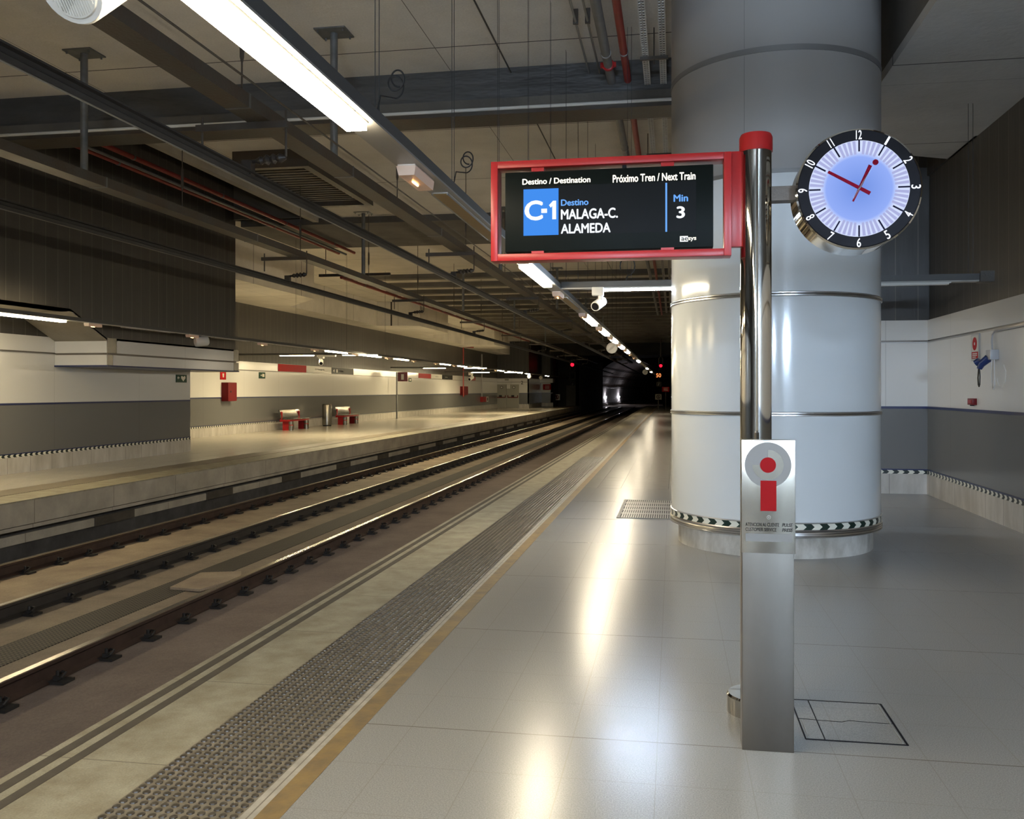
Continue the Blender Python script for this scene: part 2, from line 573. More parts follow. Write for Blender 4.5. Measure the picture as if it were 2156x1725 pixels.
# ---- track bed
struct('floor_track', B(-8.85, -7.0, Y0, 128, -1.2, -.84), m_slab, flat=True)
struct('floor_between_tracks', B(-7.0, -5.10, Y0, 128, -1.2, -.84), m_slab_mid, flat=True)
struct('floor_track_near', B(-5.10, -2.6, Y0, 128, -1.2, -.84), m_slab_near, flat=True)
struct('floor_ditch', B(-9.6, -8.85, Y0, 128, -1.3, -1.02), m_ditch, flat=True)

# ---- far platform
struct('floor_far', B(-15.8, -9.95, Y0, 92, -.3, 0), m_floor_far, flat=True)
struct('floor_far_edge', B(-9.95, -9.31, Y0, 92, -.3, 0), m_edge, flat=True)
fe = thing('tactile_paving', (-10.2, 0, 0), 'brown tactile paving strip along the far platform edge across the tracks', 'tactile paving')
B(-10.52, -9.97, Y0, 90, -.1, .006).build('paving_slab', m_tact_far, fe, flat=True)
struct('wall_far_platform', B(-9.75, -9.31, Y0, 92, -.36, -.301), m_lip, flat=True)
struct('trim_5', B(-9.33, -9.305, Y0, 92, -.36, -.02), m_lip, flat=True)
struct('wall_far_lower', B(-9.75, -9.50, Y0, 92, -1.2, -.36), m_lipwall, flat=True)
struct('trim_6', B(-9.52, -9.455, Y0, 92, -.655, -.52), m_lip, flat=True)
struct('trim_7', B(-9.75, -9.33, Y0, 92, -.43, -.375), m_lip, flat=True)
vents = MB()
k = 0
for y in [6.2 + 3.6 * i for i in range(18)]:
    t = MB().box(-9.475, -9.44, y, y + 1.1, -.66, -.51)
    for q in range(5):
        t.box(-9.445, -9.43, y + .04, y + 1.06, -.645 + q * .028, -.633 + q * .028)
    o = t.build('wall_vent', m_ditch, origin=(-9.45, y + .55, -.66))
    ordn = ['first', 'second', 'third', 'fourth', 'fifth', 'sixth', 'seventh', 'eighth', 'ninth', 'tenth', 'eleventh', 'twelfth',
            'thirteenth', 'fourteenth', 'fifteenth', 'sixteenth', 'seventeenth', 'eighteenth'][i if False else k]
    tag(o, f'dark louvred vent low in the far platform wall, {ordn} from the left', 'vent', 'vents below the far platform edge')
    k += 1
ORD = ['first', 'second', 'third', 'fourth', 'fifth', 'sixth', 'seventh', 'eighth', 'ninth', 'tenth', 'eleventh', 'twelfth',
       'thirteenth', 'fourteenth', 'fifteenth', 'sixteenth', 'seventeenth', 'eighteenth', 'nineteenth', 'twentieth']

# ---- panelled walls
def wall(name, axis, c, a0, a1, face, top, mats, band=True, t=.12):
    """axis: the direction the wall runs; c: its plane; face: +1/-1 side it looks to"""
    g, p, ch, st, sl = mats
    def bx(z0, z1, d=0.0):
        lo, hi = (c - face * t, c + face * d)
        return B(lo, hi, a0, a1, z0, z1) if axis == 'y' else B(a0, a1, lo, hi, z0, z1)
    root = struct(name, bx(2.68, top, -.03), sl, flat=True)
    bx(0, .31, .012).build('skirting', st, root, flat=True)
    bx(.31, .366, .008).build('chevron_band', ch, root, flat=True)
    bx(.366, .385, .01).build('navy_line', m_blue, root, flat=True)
    bx(.385, 1.315, 0).build('lower_panel', g, root, flat=True)
    bx(1.315, 1.352, .006).build('navy_line', m_blue, root, flat=True)
    bx(1.352, 2.33, 0).build('upper_panel', p, root, flat=True)
    bx(2.33, 2.345, .012).build('rail_moulding', m_alu, root, flat=True)
    bx(2.345, 2.37, -.02).build('groove', m_groove, root, flat=True)
    bx(2.37, 2.68, 0).build('top_band', p, root, flat=True)
    return root
SY = (m_grey_y, m_panel_y, m_chev_y, m_stone_y, m_slat_y)
SX = (m_grey_x, m_panel_x, m_chev_x, m_stone_x, m_slat_x)
wall('wall_right', 'y', 3.86, Y0, 14.6, -1, 4.95, SY)
wall('wall_right_end', 'x', 14.6, 2.2, 3.98, -1, 6.1, SX)
wall('wall_right_far', 'y', 2.25, 14.6, 92, -1, 6.1, SY)
wall('wall_left_near', 'y', -12.48, Y0, 21.62, 1, 3.2, SY)
wall('wall_left', 'y', -15.8, 21.5, 80, 1, 4.9, SY)
wall('wall_left_return', 'x', 21.5, -15.8, -12.62, 1, 4.9, SX)
wall('wall_left_end', 'x', 80, -16.3, -12.9, -1, 6.1, SX)
wall('wall_left_corner', 'y', -12.9, 80.0, 88, 1, 6.1, SY)
wall('wall_left_niche', 'x', 88, -12.9, -11.75, -1, 6.1, SX)
struct('wall_behind', B(-16, 4.2, Y0 - .2, Y0, -1.3, 8.2), m_conc_dark, flat=True)

# overhanging upper wall on the left with its hood
struct('wall_left_upper', MB().prism([(-11.3, Y0, 3.1), (-11.3, 15.35, 3.1), (-11.3, 16.42, 2.62), (-11.3, 21.8, 2.62), (-11.3, 21.8, 8.1), (-11.3, Y0, 8.1)], (-.25, 0, 0)), m_slat_y, flat=True)
struct('wall_left_upper_end', B(-15.9, -11.56, 21.6, 21.79, 4.9, 8.1).box(-12.6, -11.56, 21.63, 21.79, 2.67, 4.9), m_slat_x, flat=True)
struct('ceiling_hood', MB().prism([(-12.48, 15.3, 3.1), (-11.3, 15.3, 3.1), (-11.3, 16.42, 2.6), (-12.48, 16.42, 2.6)], (0, 0, .05)).box(-12.48, -11.3, Y0, 15.3, 3.1, 3.15), m_conc_mid, flat=True)
cn = B(-12.48, -11.3, 16.42, 21.95, 2.36, 2.66)
cnp = struct('wall_canopy', cn, m_panel_y, flat=True)
B(-12.48, -11.34, 16.45, 21.92, 2.32, 2.36).build('groove', m_groove, cnp, flat=True)
B(-12.48, -11.3, 16.42, 21.95, 2.11, 2.32).build('lower_band', m_panel_y, cnp, flat=True)
B(-12.48, -11.28, 16.40, 21.97, 2.08, 2.11).build('edge_trim', m_blue, cnp, flat=True)
B(-11.302, -11.292, 16.41, 16.72, 2.36, 2.66).box(-11.302, -11.292, 21.7, 21.96, 2.36, 2.66).box(-11.302, -11.292, 16.41, 16.6, 2.11, 2.32).box(-11.302, -11.292, 21.7, 21.96, 2.11, 2.32).build('steel_corner', m_brush_h, cnp, flat=True)

# ---- ceilings
ce = MB().box(-11.4, 2.2, Y0, 12.1, CEIL, CEIL + .3)
struct('ceiling', ce, m_concrete, flat=True)
struct('ceiling_mid', B(-9.0, 2.2, 12.6, 21.8, CEIL, CEIL + .3), m_concrete, flat=True)
struct('ceiling_far', B(-15.9, 2.3, 21.8, 92, CEIL, CEIL + .3), m_concrete, flat=True)
struct('ceiling_edge', B(-9.15, -9.0, 12.6, 21.8, CEIL - .12, 8.1), m_conc_mid, flat=True)
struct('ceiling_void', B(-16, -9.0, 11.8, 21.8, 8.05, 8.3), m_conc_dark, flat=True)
struct('ceiling_void_end', B(-11.5, -9.0, 21.7, 21.9, CEIL, 8.1), m_conc_dark, flat=True)
struct('ceiling_right', B(2.2, 4.1, Y0, 12.75, 4.9, 5.0).prism([(2.2, 12.75, 4.9), (4.1, 12.75, 4.9), (4.1, 13.7, 4.9)], (0, 0, .1)), M('right_ceiling_concrete', (.52, .515, .50), rough=.85, var=.14, vscale=1.1, bump=.006, bscale=9, lines=(('y', 3.1, 12.68, .02, (.05, .05, .05), .003), ('y', 3.1, 10.2, .006, (.12, .12, .12), 0))), flat=True)
struct('ceiling_right_side', B(2.2, 2.3, Y0, 12.75, 5.0, CEIL + .1), m_conc_dark, flat=True)
struct('ceiling_right_end', B(2.2, 4.1, 12.75, 14.8, CEIL, CEIL + .2), m_black, flat=True)
struct('wall_right_upper', B(3.86, 4.0, 12.4, 14.7, 4.9, 6.1), m_slat_y, flat=True)
# transverse beam with dark sheeting and a pale tube moulding
bm_ = struct('ceiling_beam', B(-11.3, 2.2, 12.1, 12.6, 5.62, CEIL + .1), m_sheet, flat=True)
B(-11.3, 2.2, 12.06, 12.6, 5.45, 5.62).build('lower_board', m_conc_dark, bm_, flat=True)
MB().tube([(-10.1, 12.05, 5.475), (2.2, 12.05, 5.475)], .022, 10).build('pale_moulding', m_whitebody, bm_)
B(-11.3, 2.2, 12.06, 12.6, 5.40, 5.45).build('steel_flange', m_steel_dark, bm_, flat=True)
struct('ceiling_shade_band', B(-11.2, 2.2, 21.9, 25.6, CEIL - .16, CEIL), m_conc_dark, flat=True)  # dark colour stands in for shade on this ceiling strip
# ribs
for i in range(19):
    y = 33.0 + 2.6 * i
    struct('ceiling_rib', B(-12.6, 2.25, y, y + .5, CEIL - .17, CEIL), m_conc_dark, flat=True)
struct('ceiling_bulkhead', B(-12, 2.3, 84.2, 84.8, 4.9, CEIL), m_black, flat=True)
# left far soffit and stepped boxes
struct('ceiling_soffit', MB().prism([(-15.85, 21.8, 4.85), (-12.6, 21.8, 4.85), (-12.6, 30.1, 4.85), (-14.66, 32.7, 4.85), (-14.66, 43.0, 4.85), (-12.6, 43.6, 4.85),
        (-12.6, 49.3, 4.85), (-14.66, 51.5, 4.85), (-14.66, 62, 4.85), (-12.6, 62.6, 4.85), (-12.6, 68, 4.85), (-14.66, 70.5, 4.85), (-14.66, 80, 4.85), (-15.85, 80, 4.85)], (0, 0, 1.2)), m_concrete, flat=True)

# ---- tunnel
struct('wall_tunnel_side', B(-9.9, -9.6, 92, 124, -1.2, 6), m_conc_mid, flat=True)
struct('wall_dark_left', B(-11.75, -9.6, 92, 92.3, -.3, 6), m_black, flat=True)
struct('door_2', B(-10.9, -9.95, 91.93, 92.0, 0, 2.1), m_conc_dark, flat=True)
struct('wall_dark_niche', B(-12, -11.75, 88, 92.2, 0, 6), m_black, flat=True)
struct('ceiling_tunnel_approach', B(-12, 2.3, 84.8, 125, 6.0, 6.2), m_black, flat=True)
struct('wall_right_dark', B(.55, .8, 92, 125, -1.2, 6.1), m_black, flat=True)
struct('floor_right_end', B(-2.6, .6, 92, 92.2, -1.2, -.02), m_black, flat=True)
TX, TZ, TR = -6.05, 1.05, 4.95
pm = MB()
ring = []
n = 40
for k in range(n + 1):
    a = -0.5 + (PI + 1.0) * k / n
    ring.append((TX + TR * math.cos(a), TZ + TR * math.sin(a)))
outer = [(6, -1.3), (6, 8), (-16, 8), (-16, -1.3)]
vs, fs = [], []
for (x, z) in ring:
    vs.append((x, 124, z))
for (x, z) in ring:
    d = Vector((x - TX, z - TZ)).normalized()
    t = 14
    vs.append((TX + d.x * t, 124, TZ + d.y * t))
for k in range(n):
    fs.append((k, k + 1, n + 1 + k + 1, n + 1 + k))
struct('wall_portal', MB().add(vs, fs), m_black, flat=True)
tm = MB()
secs = 34
for i in range(secs + 1):
    y = 124 + i * 2.4
    dx = (y - 124) ** 2 / 520.0
    for (x, z) in ring:
        tm.v.append((x + dx, y, z))
for i in range(secs):
    for k in range(n):
        a = i * (n + 1) + k
        tm.f.append((a, a + 1, a + n + 2, a + n + 1))
struct('wall_tunnel', tm, m_tunnel)
fm = MB()
for i in range(secs + 1):
    y = 124 + i * 2.4
    dx = (y - 124) ** 2 / 520.0
    fm.v += [(TX - 4.9 + dx, y, -.84), (TX + 4.9 + dx, y, -.84)]
for i in range(secs):
    fm.f.append((2 * i, 2 * i + 1, 2 * i + 3, 2 * i + 2))
struct('floor_tunnel', fm, m_slab, flat=True)
struct('wall_tunnel_end', B(-6, 22, 205.8, 206, -2, 8), m_black, flat=True)
for q, (ang, lab) in enumerate([(2.30, 'topmost'), (2.62, 'second from top'), (2.95, 'third from top'), (3.42, 'lowest')]):
    pts = []
    for i in range(secs + 1):
        y = 124 + i * 2.4
        dx = (y - 124) ** 2 / 520.0
        pts.append((TX + (TR - .1) * math.cos(ang) + dx, y, TZ + (TR - .1) * math.sin(ang)))
    o = MB().tube(pts, .055, 6).build('tunnel_cable', m_cable_k, origin=pts[0])
    tag(o, f'dark cable run along the curved tunnel wall, {lab} of four', 'cable', 'cables on the tunnel wall')
for q, (y, lab) in enumerate([(140, 'nearer'), (154, 'farther')]):
    dx = (y - 124) ** 2 / 520.0
    x = TX + (TR - .15) * math.cos(PI + .12) + dx
    t = thing('tunnel_lamp', (x, y, .45), f'small bright lamp low on the tunnel wall, the {lab} of two', 'lamp', 'tunnel wall lamps')
    B(x + .06, x + .10, y - .1, y + .6, .2, .75).build('housing', m_boxgrey, t)
    B(x - .02, x + .055, y - .12, y + .12, .36, .58).build('lens', e_tun, t)

# ================================================================== TRACK
def rail(x, side_mat, label, clips=True, y1=124):
    t = thing('rail', (x, 0, -.84), label, 'rail', 'running rails')
    z0 = -.84
    def prof(y):
        return None
    pts = [(-.075, 0), (.075, 0), (.075, .012), (.012, .03), (.012, .125), (.035, .137), (.036, .165), (-.036, .165), (-.035, .137), (-.012, .125), (-.012, .03), (-.075, .012)]
    MB().prism([(x + a, Y0, z0 + .005 + b) for a, b in pts], (0, y1 - Y0, 0)).build('web_and_foot', side_mat, t, flat=True)
    B(x - .034, x + .034, Y0, y1, z0 + .168, z0 + .180).build('rail_head', m_railtop, t, flat=True)
    if clips:
        c = MB()
        c.box(-.20, .20, -.075, .075, .0, .022)
        c.box(.075, .135, -.035, .035, .02, .055)
        c.tube([(.095, 0, .02), (.095, 0, .095)], .016, 6)
        c.tube([(.13, -.05, .03), (.17, -.05, .055), (.17, .0, .085), (.12, .02, .085), (.085, .05, .06), (.065, .05, .035)], .011, 5)
        c.v = [(a + x, b, q + z0 + .003) for a, b, q in c.v]
        first = c.build('rail_clip', m_clip, t)
        me = first.data
        for i in range(100):
            o = first if i == 0 else first.copy()
            if i:
                C.objects.link(o)
                o.parent = t
            o.location = (0, 3.45 + i * .65, 0)
    return t
rail(-5.16, m_rail, 'reddish-brown rail with polished top nearest the near platform edge')
rail(-6.98, m_rail_dark, 'dark rail in the middle, just beyond the drain mesh strip')
rail(-8.59, m_rail, 'rusty rail farthest away, beside the far platform wall')
rail(-3.49, m_rail_dark, 'rail hidden close below the near platform edge', clips=False)
dr = B(-6.29, -5.84, Y0, 110, -.85, -.832).build('drain_grating', m_grate, flat=True, origin=(-6.07, 0, -.85))
tag(dr, 'long dark mesh drain grating set between the two tracks', 'grating')
bs = MB().prism([(-6.05, 10.02, -.832), (-5.62, 9.95, -.828), (-5.44, 10.62, -.822), (-5.62, 11.0, -.818), (-6.12, 10.86, -.825)], (0, 0, .03)).build('broken_slab', m_slab, origin=(-5.9, 10.6, -.83))
tag(bs, 'broken flat concrete slab lying over the drain grating between the rails', 'slab')

# ================================================================== OVERHEAD
def support_beam(x, name_lab, post_ys, far):
    t = thing('overhead_beam', (x, 0, 4.35), f'long rusty steel beam under the ceiling over the {name_lab} track', 'beam', 'overhead beams above the tracks')
    # I-section
    m = MB().box(x - .125, x + .125, Y0, 92, 4.35, 4.48)
    m.build('girder', m_steel_dark, t, flat=True)
    for y in [5.8, 8.1, 10.95, 15.4, 19.8, 24.2]:
        B(x - .13, x + .13, y, y + .03, 4.345, 4.485).build('splice_plate', m_steel_grey, t, flat=True)
    for y in post_ys:
        p = MB().tube([(x + .03, y, 4.48), (x + .03, y, CEIL)], .047, 12).build('hanger_post', m_steel_grey, t)
        q = MB().prism([(x - .17, y - .17, CEIL - .018), (x + .23, y - .17, CEIL - .018), (x + .23, y + .17, CEIL - .018), (x - .17, y + .17, CEIL - .018)], (0, 0, .018))
        for sx in (-.13, .19):
            for sy in (-.13, .13):
                q.tube([(x + sx, y + sy, CEIL - .05), (x + sx, y + sy, CEIL - .01)], .012, 6)
        q.build('base_plate', m_steel_grey, p)
    for y in [8.0, 12.9, 17.4, 21.6, 26.0, 30.5, 35.0, 39.5, 44.0]:
        r = MB().tube([(x + .1, y, 4.47), (x + .1, y, CEIL)], .009, 6)
        r.tube([(x + .1, y, 4.75), (x + .1, y, 4.80), (x + .1, y, 5.05), (x + .1, y, 5.10)], [.01, .022, .022, .01], 6)
        r.build('suspension_rod', m_steel_dark, t)
    for i in range(9):
        y = 8.55 + 8.7 * i
        b = B(x - .68, x + .32, y - .03, y + .03, 4.27, 4.34).build('bracket_bar', m_steel_dark, t, flat=True)
        MB().tube([(x - .62, y, 4.42), (x - .62, y, 4.05)], .013, 6).tube([(x + .30, y, 4.45), (x + .30, y, 3.98)], .013, 6).tube([(x - .05, y, 4.34), (x - .05, y, 4.5)], .010, 6).build('bracket_rod', m_steel_dark, b)
        xs = [.30, .24, .20, .17, .13, .10, .06, .03, -.02, -.16]
        rs = [.02, .05, .028, .055, .028, .055, .028, .045, .022, .018]
        MB().tube([(x + a, y, 3.97 - (.3 - a) * .08) for a in xs], rs, 10).box(x - .16, x - .06, y - .05, y + .05, 3.80, 3.95).build('insulator', m_insul, b)
    return t
support_beam(-4.18, 'near', [10.54, 21.4, 32.2, 43.0, 53.8], False)
support_beam(-7.68, 'far', [10.63, 21.4, 32.2, 43.0, 53.8], False)
def conductor(x, lab):
    t = thing('conductor_rail', (x, 0, 3.73), f'black overhead conductor rail hung above the {lab} track', 'conductor rail', 'overhead conductor rails')
    pr = [(-.015, 0), (.015, 0), (.018, .04), (.012, .05), (.012, .085), (.045, .09), (.045, .105), (-.045, .105), (-.045, .09), (-.012, .085), (-.012, .05), (-.018, .04)]
    MB().prism([(x + a * 1.25, Y0, 3.73 + b) for a, b in pr], (0, 118 - Y0, 0)).build('profile', m_cat, t, flat=True)
    MB().tube([(x, Y0, 3.727), (x, 118, 3.727)], .009, 6).build('contact_wire', m_conduit, t)
    return t
conductor(-4.27, 'near')
conductor(-7.76, 'far')
for x, z, lab in [(-4.0, 4.57, 'between the rusty beam and the strip lights'), (-2.2, 5.98, 'close under the ceiling behind the strip lights')]:
    o = MB().tube([(x, Y0, z), (x, 84, z)], .011, 6).build('stay_wire', m_steel_dark, origin=(x, 0, z))
    tag(o, f'thin dark stay wire running lengthwise {lab}', 'wire')

# vent grille box
t = thing('ceiling_vent', (-7.5, 18.2, CEIL), 'large dark slatted ventilation grille under the ceiling at upper left', 'vent')
fr = MB().box(-8.1, -6.6, 15.5, 15.65, 5.72, CEIL).box(-8.1, -6.6, 18.95, 19.1, 5.72, CEIL).box(-6.75, -6.6, 15.65, 18.95, 5.72, CEIL).box(-8.1, -7.95, 15.65, 18.95, 5.72, CEIL)
fr.build('frame', m_steel_dark, t, flat=True)
for i in range(17):
    y = 15.70 + i * .192
    MB().prism([(-7.95, y, 5.80), (-7.95, y + .10, 5.86), (-7.95, y + .11, 5.85), (-7.95, y + .01, 5.79)], (1.2, 0, 0)).build('slat', m_conc_mid, t, flat=True)

# left red pipes
for x, z, y0, y1, lab in [(-9.85, 5.70, 12.62, 25.4, 'nearer left upper run'), (-9.55, 5.78, 12.62, 25.9, 'upper run closer to the tracks'),
                          (-9.62, 4.92, 25.0, 60, 'lower run farther along'), (-9.42, 4.96, 25.0, 60, 'lower run closer to the tracks')]:
    t = thing('red_pipe', (x, y0, z), f'dark red sprinkler pipe over the far track, {lab}', 'pipe', 'red pipes over the far track')
    MB().tube([(x, y0, z), (x, y1, z)], .045, 10).build('pipe_run', m_red_pipe, t)
    for y in [y0 + 2 + 3.2 * i for i in range(int((y1 - y0) / 3.2))]:
        MB().lathe([(.052, -.02), (.052, .02)], 12, (x, y, z), 'y').build('pipe_clamp', m_steel_grey, t)
o = MB().tube([(-9.70, 12.62, 5.69), (-9.70, 25.6, 5.69)], .032, 8).build('grey_pipe', m_grey_pipe, origin=(-9.7, 11, 5.69))
tag(o, 'thin grey pipe between the two dark red pipes at upper left', 'pipe')
o = MB().box(-10.4, -8.2, 25.2, 25.3, 4.98, 5.06).tube([(-9.0, 25.25, 5.06), (-9.0, 25.25, CEIL)], .012, 6).tube([(-10.2, 25.25, 5.06), (-10.2, 25.25, CEIL)], .012, 6).build('pipe_support', m_steel_dark, origin=(-9.3, 25.25, 5.0))
tag(o, 'black pipe support bar hung where the red pipes drop lower', 'support')

# pipes, conduits and trays near the column
PZ = 5.78
t = thing('red_pipe', (-.60, 0, PZ), 'bright red pipe passing through the dark ceiling beam left of the column', 'pipe')
MB().tube([(-.60, Y0, PZ), (-.60, 50, PZ)], .048, 14).build('pipe_run', m_red_pipe, t)
for y in (8.6, 11.1, 13.0, 17.5, 22.6):
    MB().lathe([(.056, -.012), (.056, .012)], 14, (-.60, y, PZ), 'y').tube([(-.60, y, PZ + .05), (-.60, y, CEIL)], .008, 6).build('pipe_clamp', m_conduit, t)
t = thing('grey_pipe', (-.82, 0, PZ), 'thick grey pipe with a red coupling left of the bright red pipe', 'pipe')
MB().tube([(-.82, Y0, PZ), (-.82, 50, PZ)], .058, 14).build('pipe_run', m_grey_pipe, t)
MB().lathe([(.062, -.03), (.078, -.02), (.078, .02), (.062, .03)], 16, (-.82, 11.5, PZ), 'y').box(-.92, -.72, 11.48, 11.52, PZ - .03, PZ + .03).build('coupling', m_red, t)['label'] = 'red pipe coupling'
for y in (11.1, 13.0, 15.5):
    MB().lathe([(.066, -.012), (.066, .012)], 14, (-.82, y, PZ), 'y').tube([(-.82, y, PZ + .05), (-.82, y, CEIL)], .008, 6).build('pipe_clamp', m_conduit, t)
for x, lab in [(-1.12, 'left one of two'), (-.98, 'right one of two')]:
    t = thing('conduit', (x, 0, 5.9), f'thin steel conduit on the ceiling beside the grey pipe, the {lab}', 'conduit', 'thin ceiling conduits')
    MB().tube([(x, Y0, 5.9), (x, 12.1, 5.9)], .014, 8).build('tube_run', m_conduit, t)
    B(x - .03, x + .03, 10.37, 10.40, 5.875, CEIL).build('clamp', m_steel_dark, t)
for x, lab in [(-.335, 'left one, nearer the red pipe'), (-.125, 'right one, against the column')]:
    t = thing('cable_tray', (x, 0, 5.72), f'white perforated cable tray under the ceiling, {lab}', 'cable tray', 'white cable trays')
    w_ = .042
    B(x - w_, x - .030, Y0, 48, 5.70, 5.73).box(x - .006, x + .006, Y0, 48, 5.70, 5.706).box(x + .030, x + w_, Y0, 48, 5.70, 5.73).build('side_rail', m_tray_edge, t, flat=True)
    sl = MB()
    y = 4.0
    while y < 24:
        sl.box(x - .034, x + .034, y, y + .035, 5.70, 5.705)
        y += .07
    o = sl.build('rung', m_tray_edge, t, flat=True)
    o['kind'] = 'stuff'
    B(x - w_, x + w_, Y0, 48, 5.712, 5.735).build('tray_bed', m_steel_dark, t, flat=True)
o = B(-.40, -.06, 11.05, 11.09, 5.655, 5.695).tube([(-.23, 11.07, 5.6), (-.23, 11.07, CEIL)], .008, 6).build('tray_support', m_steel_dark, origin=(-.23, 11.07, 5.65))
tag(o, 'dark support bar under the two white cable trays before the beam', 'support')
o = B(-.45, .05, 15.6, 15.64, 5.655, 5.695).tube([(-.43, 15.62, 5.5), (-.43, 15.62, CEIL)], .008, 6).tube([(.02, 15.62, 5.5), (.02, 15.62, CEIL)], .008, 6).build('tray_support', m_steel_dark, origin=(-.23, 15.62, 5.65))
tag(o, 'dark support bar under the two white cable trays behind the beam', 'support')

# ================================================================== RACEWAYS AND LIGHTS
def raceway(name, x0, x1, ya, yb, label, wires, wx):
    t = thing(name, ((x0 + x1) / 2, 0, 2.85), label, 'cable raceway')
    B(x0 + .005, x1, ya, yb, 2.853, 2.915).build('channel', m_raceway, t, flat=True)
    B(x0, x1 - .022, ya, yb, 2.846, 2.853).build('underside', m_race_under, t, flat=True)
    B(x1 - .018, x1 + .004, ya, yb, 2.842, 2.853).build('profile_strip', m_alu, t, flat=True)
    for y in wires:
        for d in (0, .06):
            MB().tube([(wx, y + d, 2.91), (wx, y + d, CEIL)], .0022, 4).build('suspension_wire', m_cable_k, t)
    return t
rw = raceway('cable_raceway', -1.515, -1.363, Y0, 100, 'long grey lighting raceway hung above the near platform edge', [2.55, 4.02, 5.5, 7.0, 8.5, 10.1, 11.6, 13.1, 14.6, 16.1, 17.6, 19.1, 20.6, 22.1, 23.6, 25.1], -1.38)
for q, y in enumerate((5.55, 4.05)):
    pts = []
    for i in range(56):
        a = i / 55 * 4 * PI
        pts.append((-1.325 + .038 * math.sin(a) + .02 * (i / 55), y + .1 + .015 * math.cos(a * .5), 3.06 - .045 * math.cos(a) + .055 * (i / 55)))
    MB().tube([(-1.38, y, 2.92), (-1.37, y + .02, 3.0)] + pts, .0045, 6).build('cable_loop', m_cable_k, rw)
raceway('cable_raceway', -10.72, -10.57, Y0, 90, 'long dark lighting raceway hung over the far platform edge', [17.3, 20, 24, 28, 32], -10.6)

def strip_light(x, y, ln, lit, w_=.105, z=2.846, across=False):
    m1, m2 = MB(), MB()
    if across:
        m1.box(x, x + ln, y - w_ / 2, y + w_ / 2, z - .010, z + .012)
        m2.box(x + .02, x + ln - .02, y - w_ / 2 + .008, y + w_ / 2 - .008, z - .026, z - .010)
    else:
        m1.box(x - w_ / 2, x + w_ / 2, y, y + ln, z - .008, z)
        m2.box(x - w_ / 2 + .004, x + w_ / 2 - .004, y + .012, y + ln - .012, z - .042, z - .008)
    return m1, m2
def add_strip(x, y, ln, mat, label, group, w_=.105, z=2.846, across=False):
    t = thing('strip_light', (x, y, z), label, 'strip light', group)
    m1, m2 = strip_light(x, y, ln, True, w_, z, across)
    m1.build('housing', m_whitebody, t, flat=True)
    if mat is m_lens_off:
        B(x - w_ / 2 + .004, x + w_ / 2 - .004, y + .012, y + ln - .012, z - .012, z - .008).build('reflector', mat, t, flat=True)
        B(x - w_ / 2, x - w_ / 2 + .006, y, y + ln, z - .018, z - .008).box(x + w_ / 2 - .006, x + w_ / 2, y, y + ln, z - .018, z - .008).build('side_trim', m_alu, t, flat=True)
    else:
        m2.build('diffuser', mat, t, flat=True)
    return t
XN = -1.447
G1 = 'strip lights along the near platform raceway'
lit = {-3, -2, -1, 0, 2, 4, 5, 6, 7, 8, 11, 15, 18}
special = {0: 'brightest strip light, very large at the top of the photo above the near track edge',
           1: 'unlit amber strip light seen just left of the red display frame',
           2: 'lit strip light seen just below the red display frame',
           3: 'unlit strip light on the raceway beside the white security camera'}
n_lit = n_un = n_back = 0
for k in range(-3, 20):
    y = 2.25 + 3.2 * k
    L_ = k in lit
    if k in special:
        lab = special[k]
    elif k < 0:
        lab = f'lit strip light on the near raceway, {ORD[-k - 1]} one back from the large bright one'
    elif L_:
        lab = f'small lit strip light on the near raceway, {ORD[n_lit]} one beyond the security camera'
        n_lit += 1
    else:
        lab = f'small unlit strip light far along the near raceway, {ORD[n_un]} unlit one past the lit row'
        n_un += 1
    add_strip(XN, y, 1.72, e_warm if L_ else m_lens_off, lab, G1)
def emergency(x, y, label, group):
    t = thing('emergency_light', (x, y, 2.80), label, 'emergency light', group)
    MB().box(x - .05, x + .05, y - .19, y + .19, 2.835, 2.846).build('base', m_whitebody, t, flat=True)
    MB().prism([(x - .055, y - .2, 2.835), (x + .055, y - .2, 2.835), (x + .045, y - .19, 2.785), (x - .045, y - .19, 2.785)], (0, .39, 0)).build('lens', m_lens_amber, t, flat=True)
    MB().tube([(x - .005, y - .05, 2.781), (x - .005, y + .05, 2.781)], .006, 6).build('filament', m_glow_amber, t)
G2 = 'emergency lights on the near raceway'
for j, k in enumerate([1, 3, 4, 5, 6, 7, 8, 9, 10]):
    y = 2.25 + 3.2 * k - .52
    lab = ('emergency light box with amber glow left of the red display frame' if j == 0 else
           'emergency light box with amber glow left of the white security camera' if j == 1 else
           f'small amber emergency light on the near raceway, {ORD[j - 2]} one beyond the security camera')
    emergency(XN, y, lab, G2)
G3 = 'strip lights along the far platform raceway'
litL = {-2, -1, 0, 4, 5, 6, 8, 9, 10, 12, 13, 14, 15, 18}
a = b = 0
for k in range(-2, 19):
    y = 12.5 + 3.47 * k
    if k in litL:
        lab = ('bright lit strip light at the left edge over the far platform' if k == 0 else
               f'lit strip light on the far raceway behind the left edge, {ORD[-k - 1]} one' if k < 0 else
               f'lit strip light on the far platform raceway, {ORD[a]} lit one right of the canopy')
        if k > 0:
            a += 1
    else:
        lab = f'unlit strip light on the far platform raceway, {ORD[b]} unlit one from the left'
        b += 1
    add_strip(-10.645, y, 1.75, e_far if k in litL else m_lens_off, lab, G3)
G4 = 'emergency lights on the far raceway'
for j in range(12):
    y = 15.05 + 3.48 * j
    emergency(-10.645, y, f'small amber emergency light under the far platform raceway, {ORD[j]} from the left', G4)

